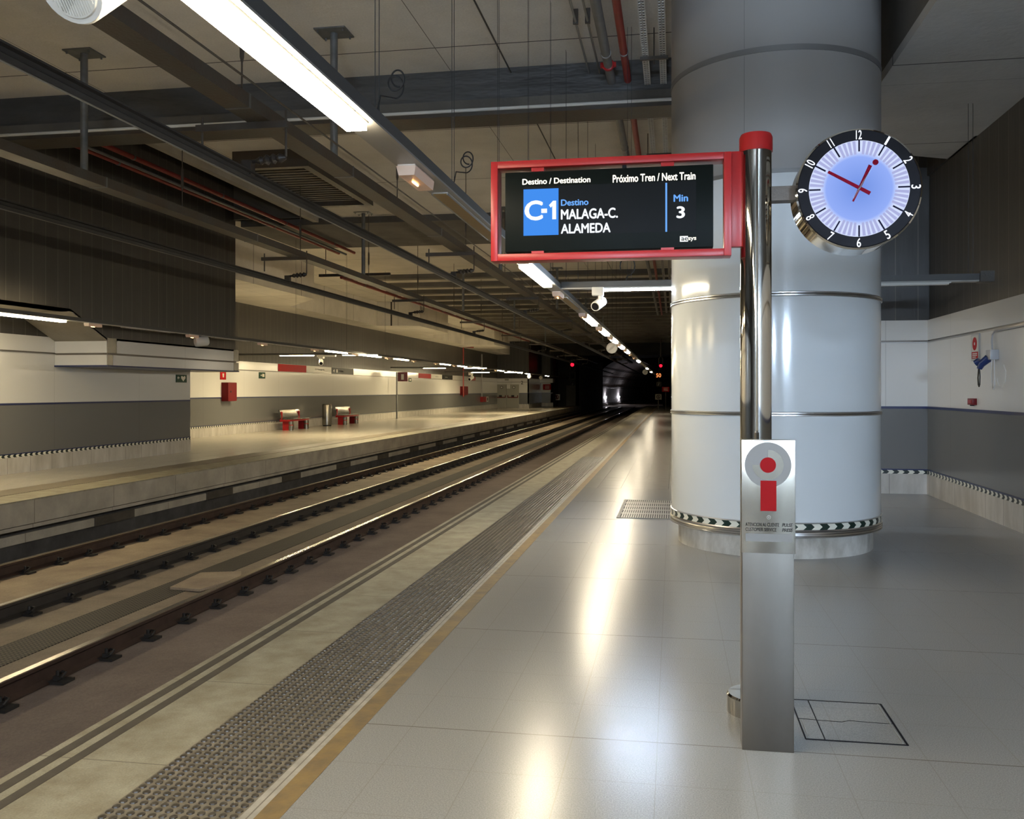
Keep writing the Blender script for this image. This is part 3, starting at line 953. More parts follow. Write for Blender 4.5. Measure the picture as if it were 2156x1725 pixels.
# cross raceways of the far platform
for j, y in enumerate((30.0, 48.6, 60.7)):
    t = thing('cable_raceway', (-13.2, y, 2.85), f'crosswise raceway over the far platform, {ORD[j]} one beyond the canopy', 'cable raceway', 'crosswise raceways of the far platform')
    B(-15.75, -10.72, y - .06, y + .06, 2.855, 2.92).build('channel', m_raceway, t, flat=True)
    for x, lab in ((-13.85, 'left'), (-11.5, 'right')):
        add_strip(x, y, 1.3, e_wall, f'lit crosswise tube over the far platform, {lab} one on the {ORD[j]} crosswise raceway', 'crosswise tubes of the far platform', z=2.85, across=True)
# right cross raceway
t = thing('cable_raceway', (1.2, 11, 2.85), 'grey crosswise raceway passing behind the white column', 'cable raceway')
B(-1.36, 3.55, 10.93, 11.07, 2.862, 2.935).build('channel', m_raceway, t, flat=True)
B(-1.36, 3.55, 10.94, 11.06, 2.846, 2.862).build('underside', m_race_under, t, flat=True)
B(3.45, 3.60, 10.90, 11.10, 2.84, 2.96).build('end_bracket', m_steel_dark, t, flat=True)
for x in (-.55, 3.35):
    for d in (0, .05):
        MB().tube([(x + d, 11, 2.93), (x + d, 11, CEIL if x < 2 else 4.9)], .003, 4).build('suspension_wire', m_cable_k, t)
pts = [(-.55 + .09 * math.sin(i / 16 * 2 * PI), 11, 3.12 - .12 * math.cos(i / 16 * 2 * PI)) for i in range(14)]
MB().tube([(-.58, 11, 2.93)] + pts, .008, 6).build('cable_loop', m_cable_k, t)
add_strip(-.88, 11, 1.25, e_cool, 'cool white tube on the crosswise raceway, left part before the column', 'cool white tubes', w_=.05, z=2.846, across=True)
add_strip(2.05, 11, 1.1, m_whitebody, 'unlit tube on the crosswise raceway right of the column', 'cool white tubes', z=2.846, across=True)
for j, y in enumerate((-4.4, -5.6, -6.8)):  # unseen raceways and tubes added to cast cool light on the right side
    t = thing('cable_raceway', (2.9, y, 2.85), f'added crosswise raceway behind the viewer, {ORD[j]} one back', 'cable raceway', 'added crosswise raceways behind the viewer')
    B(-1.36, 3.80, y - .03, y + .03, 2.862, 2.92).build('channel', m_raceway, t, flat=True)
    for x, lab in ((-.85, 'leftmost'), (2.15, 'middle'), (2.95, 'rightmost')):
        q = thing('strip_light', (x, y, 2.76), f'added cool white bare tube behind the viewer, {lab} one on the {ORD[j]} raceway back', 'strip light', 'cool white tubes')
        MB().tube([(x + .1, y, 2.76), (x + .1, y, 2.862)], .01, 6).build('holder', m_whitebody, q)
        MB().tube([(x + .65, y, 2.76), (x + .65, y, 2.862)], .01, 6).build('holder', m_whitebody, q)
        MB().tube([(x, y, 2.745), (x + .75, y, 2.745)], .019, 8).build('tube', e_bare_fill, q)

# security camera
def security_cam(x, y, z, label, s=1.0, flip=1):
    t = thing('security_camera', (x, y, z), label, 'security camera')
    B(x - .07 * s, x + .07 * s, y - .06 * s, y + .06 * s, z - .10 * s, z).build('mount', m_whitebody, t, bevel=.008 * s)
    MB().tube([(x + .03 * s * flip, y, z - .10 * s), (x + .03 * s * flip, y, z - .17 * s), (x + .01 * s, y - .02 * s, z - .20 * s)], .03 * s, 8).build('arm', m_whitebody, t)
    d = Vector((-.35 * flip, -.85, -.38)).normalized()
    p = Vector((x + .02 * s * flip, y + .02 * s, z - .19 * s))
    body = MB().tube([p - d * .08 * s, p - d * .075 * s, p + d * .10 * s, p + d * .13 * s], [.04 * s, .06 * s, .062 * s, .058 * s], 16)
    bo = body.build('housing', m_whitebody, t)
    MB().tube([p + d * .128 * s, p + d * .138 * s], [.048 * s, .044 * s], 16).build('lens', m_blackplastic, t)
    return t
security_cam(-.90, 10.86, 2.85, 'white security camera hanging below the crosswise raceway left of the column')

# loudspeakers
def speaker(name_label, p, dvec, r, ln, hang, flat_disc=False):
    p, dvec = Vector(p), Vector(dvec).normalized()
    t = thing('loudspeaker', tuple(p), name_label, 'loudspeaker', 'white loudspeakers')
    MB().tube([p, p + dvec * .012, p + dvec * ln * .9, p + dvec * ln], [r * .94, r, r * .98, r * .7], 28).build('body', m_whitebody, t)
    n_ = -dvec
    MB().tube([p + n_ * .0005, p + n_ * .006, p + n_ * .002], [r * .80, r * .76, r * .72], 28, cap=False).build('rim', m_whitebody, t)
    u = Vector((0, 0, 1)) - n_ * n_.z
    u.normalize()
    s_ = n_.cross(u)
    g = MB()
    k_ = 17
    for i in range(k_):
        c_ = -1 + 2 * (i + .5) / k_
        hw = math.sqrt(max(0, 1 - c_ * c_)) * r * .70
        c0 = p + s_ * c_ * r * .70 + n_ * .004
        g.prism([c0 - u * hw - s_ * r * .02, c0 + u * hw - s_ * r * .02, c0 + u * hw + s_ * r * .02, c0 - u * hw + s_ * r * .02], n_ * .004)
    MB().tube([p + n_ * .0015, p + n_ * .0045], [r * .71, r * .71], 28).build('grille_back', m_grille, t)
    g.build('grille', m_whitebody, t, flat=True)
    q = p + dvec * ln * .5
    MB().tube([q, (q.x, q.y, hang)], .012, 8).build('bracket', m_whitebody, t)
cs, sn = math.cos(YAW), math.sin(YAW)
ra = Vector((cs, sn, 0)); fw = Vector((-sn, cs, 0)); up_ = Vector((0, 0, 1))
speaker('large white loudspeaker cut off at the top left corner', ra * -1.309 + fw * 2.6 + up_ * (EYE + 1.163), ra * .15 + up_ * .65 + fw * .745, .100, .30, 2.9)
speaker('small white loudspeaker under the far raceway left of the canopy end', (-10.70, 18.75, 2.70), ra * .78 + fw * .60 + up_ * .12, .115, .30, 2.86)
speaker('round white loudspeaker below the near raceway beyond the security camera', (-1.43, 21.2, 2.60), (0, 1, .05), .13, .18, 2.86)
speaker('tiny round loudspeaker far along the near raceway near the tunnel', (-1.43, 47.0, 2.55), (0, 1, .05), .14, .2, 2.86)
for y, lab in ((66, 'left of the two farthest'), (72, 'right of the two farthest')):
    speaker(f'tiny white loudspeaker under the far raceway, {lab}', (-10.64, y, 2.62), (.3, 1, .05), .14, .2, 2.86)

# ================================================================== COLUMNS
def column(y, label):
    X = 1.043
    R = 1.06
    t = thing('column', (X, y, 0), label, 'column', 'round white platform columns')
    def cyl(r, z0, z1, mat, nm, n=96, lip=0):
        o = MB().lathe([(r, z0), (r, z1)], n, (X, y, 0)).build(nm, mat, t)
        return o
    cyl(.985, 0, .205, m_plinth, 'plinth', 96)
    MB().lathe([(R - .02, .205), (R + .012, .215), (R + .016, .24), (R + .008, .262), (R + .014, .275), (R + .006, .287)], 96, (X, y, 0)).build('metal_ring', m_ring, t)
    cyl(R + .004, .287, .343, m_chev_c, 'chevron_band')
    MB().lathe([(R + .006, .343), (R + .012, .35), (R, .357)], 96, (X, y, 0)).build('metal_ring', m_ring, t)
    for z0, z1 in ((.355, 1.352), (1.396, 2.485), (2.535, 3.65)):
        cyl(R, z0, z1, m_column, 'panel')
    for z0, z1 in ((1.352, 1.396), (2.485, 2.535)):
        h = z1 - z0
        MB().lathe([(R, z0), (R + .012, z0 + .15 * h), (R + .012, z0 + .35 * h), (R + .006, z0 + .5 * h), (R + .012, z0 + .65 * h), (R + .012, z0 + .85 * h), (R, z1)], 96, (X, y, 0)).build('metal_ring', m_ring, t)
    cyl(R + .006, 3.65, 3.69, m_ring_dark, 'grey_ring')
    cyl(R, 3.69, 4.80, m_column_dim, 'panel')
    seam = MB()
    a_ = math.radians(-110.6)
    for z0, z1 in ((.36, 1.35), (1.40, 2.48), (2.54, 3.64), (3.70, 4.79), (4.86, CEIL)):
        m_ = MB().box(R - .01, R + .0012, -.0022, .0022, z0, z1).xform(Matrix.Translation((X, y, 0)) @ Matrix.Rotation(a_, 4, 'Z'))
        m_.build('panel_joint', m_ring_dark, t, flat=True)
    cyl(R + .006, 4.80, 4.855, m_ring_dark, 'grey_ring')
    cyl(R, 4.855, CEIL + .02, m_column_dim, 'panel')
    return t
column(9.756, 'huge round white column on the platform behind the sign post, nearest one')
column(22.5, 'round white column farther back, mostly hidden behind the nearest column')
column(-3.0, 'added unseen column behind the viewer, shading the left wall')  # added out of view to keep the cool tubes' light off the left wall
column(35.2, 'round white column third in line, a sliver behind the others')

# ================================================================== SIGN POST, DISPLAY, CLOCK
PX, PY = .407, 4.585
t = thing('sign_post', (PX, PY, 0), 'polished steel sign post with a red cap beside the column', 'post')
MB().lathe([(.076, .0), (.076, 2.795)], 40, (PX, PY, 0)).build('pole', m_chrome, t)
MB().lathe([(.081, 2.785), (.081, 2.855), (.074, 2.872)], 40, (PX, PY, 0)).build('cap', m_red, t)['label'] = 'red cap'
MB().lathe([(.142, 0), (.142, .082), (.134, .092), (.08, .095)], 40, (PX, PY, 0)).build('base_cover', m_chrome, t)

D = thing('destination_display', (-.33, PY, 2.27), 'black train destination display in a red frame on the steel post', 'display')
FY0, FY1 = 4.53, 4.64
fx0, fx1, fz0, fz1, ft = -.930, .285, 2.268, 2.783, .036
fr = B(fx0, fx0 + ft, FY0, FY1, fz0, fz1).build('frame', m_red, D, bevel=.003)
for nm, bx in (('frame', (fx1 - ft, fx1, FY0, FY1, fz0, fz1)), ('frame', (fx0 + ft, fx1 - ft, FY0, FY1, fz0, fz0 + ft)), ('frame', (fx0 + ft, fx1 - ft, FY0, FY1, fz1 - ft, fz1))):
    B(*bx).build(nm, m_red, D, bevel=.003)
B(fx1, .345, 4.56, 4.61, 2.315, 2.79).build('mounting_plate', m_red, D, bevel=.003)
B(-.72, -.655, 4.55, 4.61, 2.728, 2.752).build('hanger_block', m_red, D)
B(-.06, .005, 4.55, 4.61, 2.728, 2.752).build('hanger_block', m_red, D)
B(-.72, -.655, 4.55, 4.61, 2.300, 2.318).build('hanger_block', m_red, D)
B(-.06, .005, 4.55, 4.61, 2.300, 2.318).build('hanger_block', m_red, D)
scr = B(-.858, .198, 4.55, 4.63, 2.315, 2.728).build('screen', m_screen, D, bevel=.004)
B(-.255, -.235, 4.57, 4.60, 2.728, 2.752).build('cable_gland', m_blackplastic, D)
SYF = 4.549
act = B(-.761, .114, SYF, SYF + .004, 2.398, 2.650).build('display_area', m_screen2, scr, flat=True)
B(-.761, -.579, SYF - .002, SYF, 2.398, 2.637).build('line_badge', e_blue, scr, flat=True)
O = (0, SYF - .002, 0)
text('lettering', 'Destino / Destination', e_print, scr, (0, 4.5495, 0), XR, ZU, -.766, -.416, 2.662, 2.691, bold=.028)
text('lettering', 'Próximo Tren / Next Train', e_print, scr, (0, 4.5495, 0), XR, ZU, -.301, .110, 2.655, 2.693, bold=.028)
text('line_badge_lettering', 'C', e_txt, scr, (0, SYF - .0025, 0), XR, ZU, -.751, -.664, 2.478, 2.575, bold=.03)
B(-.668, -.638, SYF - .004, SYF - .002, 2.512, 2.534).build('line_badge_lettering', e_txt, scr, flat=True)
MB().prism([(-.628, SYF - .002, 2.551), (-.607, SYF - .002, 2.573), (-.591, SYF - .002, 2.573), (-.591, SYF - .002, 2.478), (-.611, SYF - .002, 2.478), (-.611, SYF - .002, 2.546), (-.619, SYF - .002, 2.538)], (0, -.002, 0)).build('line_badge_lettering', e_txt, scr, flat=True)
text('screen_lettering', 'Destino', e_txtblue, scr, O, XR, ZU, -.565, -.426, 2.546, 2.577, bold=.028)
text('screen_lettering', 'MALAGA-C.', e_txt, scr, O, XR, ZU, -.565, -.277, 2.476, 2.526, bold=.028)
text('screen_lettering', 'ALAMEDA', e_txt, scr, O, XR, ZU, -.565, -.314, 2.404, 2.451, bold=.028)
text('screen_lettering', 'Min', e_txtblue, scr, O, XR, ZU, .004, .073, 2.547, 2.581, bold=.028)
text('screen_lettering', '3', e_txt, scr, O, XR, ZU, .020, .056, 2.464, 2.521, bold=.028)
B(-.038, -.029, SYF - .002, SYF, 2.397, 2.643).build('divider_line', e_txtblue, scr, flat=True)
B(.034, .074, 4.5485, 4.55, 2.345, 2.373).build('maker_plate', e_print, scr, flat=True)
text('maker_lettering', 'ae', m_ink, scr, (0, 4.5485, 0), XR, ZU, .041, .073, 2.350, 2.366, bold=.02)
text('maker_lettering', 'sys', e_print, scr, (0, 4.5495, 0), XR, ZU, .0755, .114, 2.346, 2.366, bold=.02)

# clock
KX, KY, KZ, KR = .872, 4.47, 2.560, .289
K = thing('station_clock', (KX, KY, KZ), 'round station clock with lit blue-white dial and red hands on the post', 'clock')
ko = (KX, KY, KZ)
MB().lathe([(KR - .01, -.004), (KR, .004), (KR, .196), (KR - .006, .204)], 72, ko, 'y').build('case', m_chrome, K)
MB().lathe([(KR - .012, -.008), (KR - .008, -.004)], 72, ko, 'y').build('black_bezel', m_blackplastic, K)
RD = .229
MB().lathe([(RD, -.0125), (RD, -.007)], 72, ko, 'y').build('dial', m_dial, K)
def radial(mb, ang, r0, r1, w0, w1, y0, y1):
    s_, c_ = math.sin(ang), math.cos(ang)
    def P(r, o, y):
        return (KX + s_ * r + c_ * o, KY + y, KZ + c_ * r - s_ * o)
    mb.prism([P(r0, -w0, y0), P(r0, w0, y0), P(r1, w1, y0), P(r1, -w1, y0)], (0, y1 - y0, 0))
bars = MB()
for i in range(60):
    if i % 5:
        radial(bars, 2 * PI * (i) / 60, .163, .226, .0052, .0068, -.0145, -.0125)
bars.build('minute_marks', e_bar, K, flat=True)
for i in range(12):
    tm_ = MB()
    radial(tm_, 2 * PI * i / 12, .176, .229, .0036, .0036, -.0155, -.0125)
    tm_.build('hour_mark', m_tick, K, flat=True)
nums = ['12', '1', '2', '3', '4', '5', '6', '7', '8', '9', '10', '11']
for i, s_ in enumerate(nums):
    a = 2 * PI * i / 12
    r = .257
    cx_, cz_ = KX + r * math.sin(a), KZ + r * math.cos(a)
    w_ = {'1': .008, '12': .026, '10': .030, '11': .020}.get(s_, .018)
    h_ = .042
    rot = -a if (i <= 3 or i >= 9) else PI - a
    text('numeral', s_, e_num, K, (cx_, KY - .008, cz_), XR, ZU, -w_ / 2, w_ / 2, -h_ / 2, h_ / 2, bold=.012, rot=rot)
hh = MB(); radial(hh, 2 * PI * (50 / 60), -.055, .165, .0085, .0065, -.026, -.022)
hh.build('minute_hand', m_hand, K)
hh = MB(); radial(hh, 2 * PI * (12 + 50 / 60) / 12, -.068, .118, .0042, .0085, -.021, -.017)
hh.build('hour_hand', m_hand, K)
a = math.radians(31)
hh = MB(); radial(hh, a, -.060, .125, .0045, .002, -.031, -.028)
sh = hh.build('second_hand', m_acrylic, K)
MB().lathe([(.0135, -.032), (.0135, -.029)], 20, (KX + .137 * math.sin(a), KY, KZ + .137 * math.cos(a)), 'y').build('red_dot', m_hand, sh)
B(.478, .60, 4.545, 4.625, 2.535, 2.605).build('mounting_arm', m_steel_dark, K)

# ================================================================== HELP POINT
t = thing('help_point', (.415, 4.08, 0), 'brushed steel customer help point totem with red i emblem', 'help point')
B(.303, .526, 4.082, 4.19, 0, 1.378).build('body', m_brush, t, bevel=.003)
pl = B(.299, .530, 4.070, 4.082, .880, 1.381).build('front_plate', m_brush_h, t, bevel=.002)
EX, EZ, YF = .413, 1.270, 4.070
def disc(r, a0, a1, y0, y1, n=48, r_in=0.0):
    pts = []
    for k in range(n + 1):
        a = a0 + (a1 - a0) * k / n
        pts.append((EX + r * math.cos(a), y0, EZ + r * math.sin(a)))
    if a1 - a0 < 2 * PI - .01:
        pts.append((EX, y0, EZ))
    else:
        pts = pts[:-1]
    return MB().prism(pts, (0, y1 - y0, 0))
disc(.100, 0, 2 * PI, YF - .001, YF + .001).build('frosted_emblem', m_frost, pl)['label'] = 'frosted grey disc'
disc(.067, -PI, PI / 2, YF - .002, YF).build('emblem_ring', m_brush_h, pl)
disc(.034, 0, 2 * PI, YF - .006, YF).build('call_button', m_red_matt, pl)['label'] = 'red round button'
B(.381, .449, YF - .003, YF, 1.067, 1.201).build('emblem_bar', m_red_matt, pl)['label'] = 'red bar'
sp = MB()
for k in range(9):
    a = 2 * PI * k / 9
    sp.lathe([(.0014, -.001), (.0014, .0)], 6, (.4165 + .0075 * math.cos(a), YF, 1.039 + .0075 * math.sin(a)), 'y')
sp.lathe([(.002, -.001), (.002, .0)], 6, (.4165, YF, 1.039), 'y')
sp.build('microphone_holes', m_whitebody, pl)
OF = (0, YF, 0)
text('lettering', 'ATENCION AL CLIENTE', m_ink, pl, OF, XR, ZU, .317, .461, .999, 1.014, bold=.015, thick=.001)
text('lettering', 'PULSE', m_ink, pl, OF, XR, ZU, .474, .518, .999, 1.014, bold=.015, thick=.001, shear=.2)
text('lettering', 'CUSTOMER SERVICE', m_ink, pl, OF, XR, ZU, .317, .449, .977, .992, bold=.015, thick=.001)
text('lettering', 'PRESS', m_ink, pl, OF, XR, ZU, .474, .518, .977, .992, bold=.015, thick=.001, shear=.2)
B(.317, .518, YF - .001, YF, .931, .966).build('label_strip', m_frost, pl, flat=True)

# ================================================================== FLOOR FIXTURES
o = thing('manhole_cover', (.82, 4.53, 0), 'tiled inspection cover in the floor right of the help point', 'manhole cover')
B(.60, 1.045, 4.255, 4.79, -.02, .0015).build('cover_panel', m_floor, o, flat=True)
mm = MB()
wv = .006
mm.box(.597, .603, 4.255, 4.79, 0, .003).box(1.036, 1.046, 4.255, 4.79, 0, .003).box(.60, 1.045, 4.252, 4.260, 0, .003).box(.60, 1.045, 4.785, 4.793, 0, .003)
mm.box(.683, .688, 4.26, 4.79, 0, .0028)
mm.build('joint', m_blackplastic, o, flat=True)
MB().tube([(.60, 4.515, .0015), (.70, 4.505, .0015), (.80, 4.500, .0015), (.84, 4.525, .0015), (.95, 4.515, .0015), (1.04, 4.515, .0015)], .0022, 4).build('crack', m_blackplastic, o)
B(1.022, 1.028, 4.27, 4.78, .001, .004).box(.612, .618, 4.27, 4.5, .001, .004).build('metal_edge', m_alu, o, flat=True)
o = thing('floor_grate', (-.34, 12.15, 0), 'worn metal drain grate in the platform floor left of the column', 'grate')
B(-.70, .02, 11.22, 13.1, -.02, .002).build('pit', m_blackplastic, o, flat=True)
B(-.70, -.66, 11.22, 13.1, 0, .006).box(-.02, .02, 11.22, 13.1, 0, .006).box(-.70, .02, 11.22, 11.26, 0, .006).box(-.70, .02, 13.06, 13.1, 0, .006).build('frame', m_steel_grey, o, flat=True)
for i in range(4):
    B(-.66, -.02, 11.62 + i * .36, 11.70 + i * .36, 0, .006).build('cross_bar', m_alu, o, flat=True)
for i in range(22):
    x = -.645 + i * .0285
    B(x, x + .017, 11.26, 13.06, 0, .005).build('bar', m_alu, o, flat=True)

# ================================================================== RIGHT WALL FIXTURES
WX = 3.86
NR = (0, -1, 0)
def wallsign(name, label, cat, face, c, a0, a1, z0, z1, mat, d=.012, group=None):
    """flat sign board on a wall whose plane is x = c"""
    t = thing(name, (c, (a0 + a1) / 2, z0), label, cat, group)
    b_ = B(c, c + face * d, a0, a1, z0, z1).build('board', mat, t, flat=True)
    return t
t = wallsign('fire_sign', 'framed red and white fire alarm sign on the right wall', 'sign', -1, WX, 12.20, 12.50, 1.985, 2.325, m_boxgrey, .02)
B(WX - .022, WX - .02, 12.23, 12.47, 2.10, 2.30).build('white_panel', m_sign_white, t, flat=True)
B(WX - .022, WX - .02, 12.23, 12.47, 2.01, 2.095).build('red_panel', m_sign_red, t, flat=True)
MB().lathe([(.085, 0), (.085, .002)], 32, (WX - .024, 12.35, 2.20), 'x').build('red_disc', m_sign_red, t)
MB().lathe([(.02, 0), (.02, .002)], 16, (WX - .026, 12.35, 2.20), 'x').build('disc_centre', m_sign_white, t)
B(WX - .024, WX - .022, 12.26, 12.44, 2.065, 2.08).box(WX - .024, WX - .022, 12.26, 12.44, 2.042, 2.056).box(WX - .024, WX - .022, 12.30, 12.44, 2.02, 2.032).build('print_lines', m_sign_white, t, flat=True)
t = thing('fire_call_point', (WX, 12.42, 1.41), 'small red fire call point box on the right wall', 'call point')
B(WX - .06, WX, 12.33, 12.52, 1.41, 1.495).build('box', m_red_dark, t, bevel=.006)
B(WX - .064, WX - .06, 12.36, 12.49, 1.43, 1.475).build('panel', m_red, t, flat=True)
B(WX - .05, WX - .01, 12.40, 12.45, 1.395, 1.41).build('test_slot', m_ink, t, flat=True)
t = thing('socket_box', (WX, 11.62, 1.97), 'grey socket box with blue plug and dangling cables on the right wall', 'socket')
B(WX - .10, WX, 11.54, 11.70, 1.97, 2.09).build('box', m_boxgrey, t, bevel=.008)
pg = MB().tube([(WX - .08, 11.66, 1.99), (WX - .15, 11.70, 1.92), (WX - .17, 11.71, 1.86)], [.05, .045, .03], 12).tube([(WX - .16, 11.72, 1.96), (WX - .20, 11.75, 1.93)], [.045, .04], 12).build('plug', m_plug, t)
def loop(y, x, z0, z1, w_, n=18):
    return [(x, y + w_ * math.cos(PI * k / n), z1 + (z0 - z1) * (1 - math.sin(PI * k / n)) if True else 0) for k in range(n + 1)]
MB().tube([(x, y, z) for x, y, z in [(WX - .17, 11.73, 1.87), (WX - .17, 11.755, 1.75), (WX - .17, 11.74, 1.67), (WX - .17, 11.715, 1.645), (WX - .17, 11.69, 1.67), (WX - .17, 11.68, 1.76), (WX - .17, 11.70, 1.87)]], .008, 6).build('black_cable', m_cable_k, t)
MB().tube([(WX - .06, 11.60, 1.98), (WX - .06, 11.62, 1.8), (WX - .06, 11.60, 1.66), (WX - .06, 11.55, 1.61), (WX - .06, 11.51, 1.66), (WX - .06, 11.52, 1.85), (WX - .05, 11.56, 1.98)], .007, 6).build('white_cable', m_cable_w, t)
MB().tube([(WX - .03, 11.52, 1.75), (WX - .03, 11.47, 1.66), (WX - .03, 11.36, 1.64), (WX - .03, 11.25, 1.70), (WX - .03, 11.23, 1.82), (WX - .03, 11.30, 1.90)], .004, 6).build('thin_cable', m_cable_w, t)
MB().tube([(WX - .03, 11.68, 2.06), (WX - .03, 11.70, 2.2), (WX - .03, 11.68, 2.28), (WX - .03, 11.6, 2.315), (WX - .03, 10.0, 2.322), (WX - .03, 7, 2.322)], .012, 8).build('grey_conduit', m_boxgrey, t)

# ================================================================== LEFT PLATFORM FIXTURES
LX = -15.8
R_ = (0, 1, 0)
def lsign(name, label, cat, a0, a1, z0, z1, mat, txt=None, tmat=None, frac=(.2, .8, .3, .7), x=LX, group=None, border=None):
    t = wallsign(name, label, cat, 1, x, a0, a1, z0, z1, mat, .02, group)
    if border:
        B(x + .02, x + .022, a0 + .05, a1 - .05, z0 + .03, z1 - .03).build('border', border, t, flat=True)
        B(x + .022, x + .024, a0 + .08, a1 - .08, z0 + .045, z1 - .045).build('field', mat, t, flat=True)
    if txt:
        w_, h_ = a1 - a0, z1 - z0
        text('lettering', txt, tmat, t, (x + .024, 0, 0), R_, ZU, a0 + frac[0] * w_, a0 + frac[1] * w_, z0 + frac[2] * h_, z0 + frac[3] * h_, bold=.01)
    return t
def pict(t, x, pts, mat, nm='pictogram'):
    MB().prism([(x + .024, a, z) for a, z in pts], (.003, 0, 0)).build(nm, mat, t, flat=True)
# AED sign on the near wall end
t = wallsign('defibrillator_sign', 'dark green defibrillator sign with heart and arrow at the near wall end', 'sign', 1, -12.48, 20.93, 21.42, 1.80, 2.0, m_sign_green, .02)
hx = -12.48
pict(t, hx, [(21.24, 1.83), (21.14, 1.91), (21.14, 1.95), (21.18, 1.97), (21.24, 1.94), (21.30, 1.97), (21.34, 1.95), (21.34, 1.91)], m_sign_cream, 'heart_pictogram')
pict(t, hx, [(20.96, 1.92), (21.01, 1.96), (21.01, 1.93), (21.07, 1.93), (21.07, 1.91), (21.01, 1.91), (21.01, 1.88)], m_sign_cream, 'arrow_pictogram')
t = lsign('fire_sign', 'small orange-red hose sign above the first fire cabinet', 'sign', 29.35, 29.75, 1.98, 2.26, m_sign_red)
pict(t, LX, [(29.50, 2.06), (29.58, 2.06), (29.60, 2.20), (29.48, 2.20)], m_sign_white)
t = thing('fire_cabinet', (LX, 29.75, 1.21), 'dark red fire hose cabinet on the far wall left of the benches', 'cabinet')
B(LX, LX + .24, 29.45, 30.1, 1.21, 1.88).build('body', m_red_dark, t, bevel=.008)
B(LX + .24, LX + .255, 29.46, 30.09, 1.22, 1.87).build('door', m_red_dark, t, flat=True)
B(LX + .255, LX + .27, 29.62, 29.68, 1.52, 1.58).build('latch', m_ink, t)
t = lsign('exit_sign', 'green emergency exit sign on the far wall below the bright band', 'sign', 32.35, 32.87, 2.06, 2.30, m_sign_green)
pict(t, LX, [(32.45, 2.18), (32.52, 2.22), (32.52, 2.19), (32.60, 2.19), (32.60, 2.24), (32.78, 2.24), (32.78, 2.12), (32.60, 2.12), (32.60, 2.17), (32.52, 2.17), (32.52, 2.14)], m_sign_cream)
lsign('band_sign', 'long red station sign on the far wall band above the left bench', 'sign', 34.05, 36.85, 2.375, 2.675, m_sign_red)
lsign('band_sign', 'white line sign reading C1 next to the long red sign', 'sign', 36.87, 39.76, 2.375, 2.675, m_sign_white, 'C1 Fuengirola', m_ink, (.33, .70, .36, .66))
t = lsign('band_sign', 'black way-out sign with arrow on the far wall band', 'sign', 39.78, 42.7, 2.375, 2.675, m_sign_black, 'Salida', m_sign_white, (.30, .52, .36, .66))
pict(t, LX, [(39.98, 2.52), (40.12, 2.60), (40.12, 2.44)], m_sign_white, 'arrow_pictogram')
MB().lathe([(.09, 0), (.09, .003)], 24, (LX + .024, 40.45, 2.52), 'x').build('round_pictogram', m_sign_white, t)
t = lsign('exit_sign', 'tiny dark exit sign right of the platform number post', 'sign', 52.2, 52.75, 2.12, 2.35, m_sign_green)
pict(t, LX, [(52.35, 2.18), (52.6, 2.18), (52.6, 2.28), (52.35, 2.28)], m_sign_cream)
lsign('band_sign', 'short red station sign on the band right of the platform number post', 'sign', 54.35, 57.25, 2.375, 2.675, m_sign_red)
lsign('band_sign', 'white line sign beside the short red station sign', 'sign', 57.27, 60.1, 2.375, 2.675, m_sign_white, 'C1', m_ink, (.40, .60, .36, .62))
lsign('band_sign', 'black sign right of the distant white line sign', 'sign', 60.2, 63.1, 2.375, 2.675, m_sign_black, 'Salida', m_sign_white, (.25, .5, .36, .62))
t = lsign('notice_sign', 'small red notice with white lines near the second fire cabinet', 'sign', 69.0, 70.7, 2.40, 2.68, m_sign_red)
for z in (2.46, 2.53, 2.60):
    B(LX + .02, LX + .025, 69.2, 70.5, z, z + .025).build('print_line', m_sign_white, t, flat=True)
t = thing('fire_cabinet', (LX, 66.0, 1.23), 'dark red fire cabinet under a vertical red pipe farther down the far wall', 'cabinet')
B(LX, LX + .24, 65.5, 67.1, 1.23, 1.9).build('body', m_red_dark, t)
B(LX + .24, LX + .26, 65.55, 67.05, 1.25, 1.88).build('door', m_red_dark, t, flat=True)
o = MB().tube([(LX + .3, 65.3, 1.1), (LX + .3, 65.3, 4.8), (LX + 1.1, 65.3, 4.82)], .05, 8).build('red_pipe', m_red_pipe, origin=(LX + .3, 65.3, 1.1))
tag(o, 'vertical dark red pipe down the far wall beside the second fire cabinet', 'pipe')
t = thing('fire_alarm_box', (LX, 73.5, .62), 'bright red box with a white panel near the far end doors', 'call point')
B(LX, LX + .25, 72.6, 73.9, .62, 1.06).build('box', m_red, t)
B(LX, LX + .25, 73.9, 74.8, .62, 1.06).build('white_panel', m_sign_white, t)
B(LX + .25, LX + .26, 74.15, 74.55, .72, .98).build('window_slot', m_ink, t)
o = MB().tube([(LX + .12, 72.7, 1.0), (LX + .12, 72.7, 4.6)], .05, 8).build('grey_pipe', m_boxgrey, origin=(LX + .12, 72.7, 1))
tag(o, 'vertical pale pipe above the bright red box near the far end doors', 'pipe')

# platform number post
t = thing('platform_number_post', (-15.3, 48.3, 0), 'tall dark post with a square platform number 1 sign', 'sign post')
MB().tube([(-15.3, 48.3, 0), (-15.3, 48.3, 2.62)], .045, 12).build('pole', m_steel_grey, t)
sgn = MB().prism([(-15.25, 48.3, 2.1), (-14.72, 48.42, 2.1), (-14.72, 48.42, 2.62), (-15.25, 48.3, 2.62)], (0, .06, 0)).build('board', M('maroon_sign_face', (.10, .012, .014), rough=.35), t, flat=True)
text('numeral', '1', m_sign_white, sgn, (-15.25, 48.29, 0), Vector((.975, .22, 0)).normalized(), ZU, .21, .33, 2.2, 2.50, bold=.01)

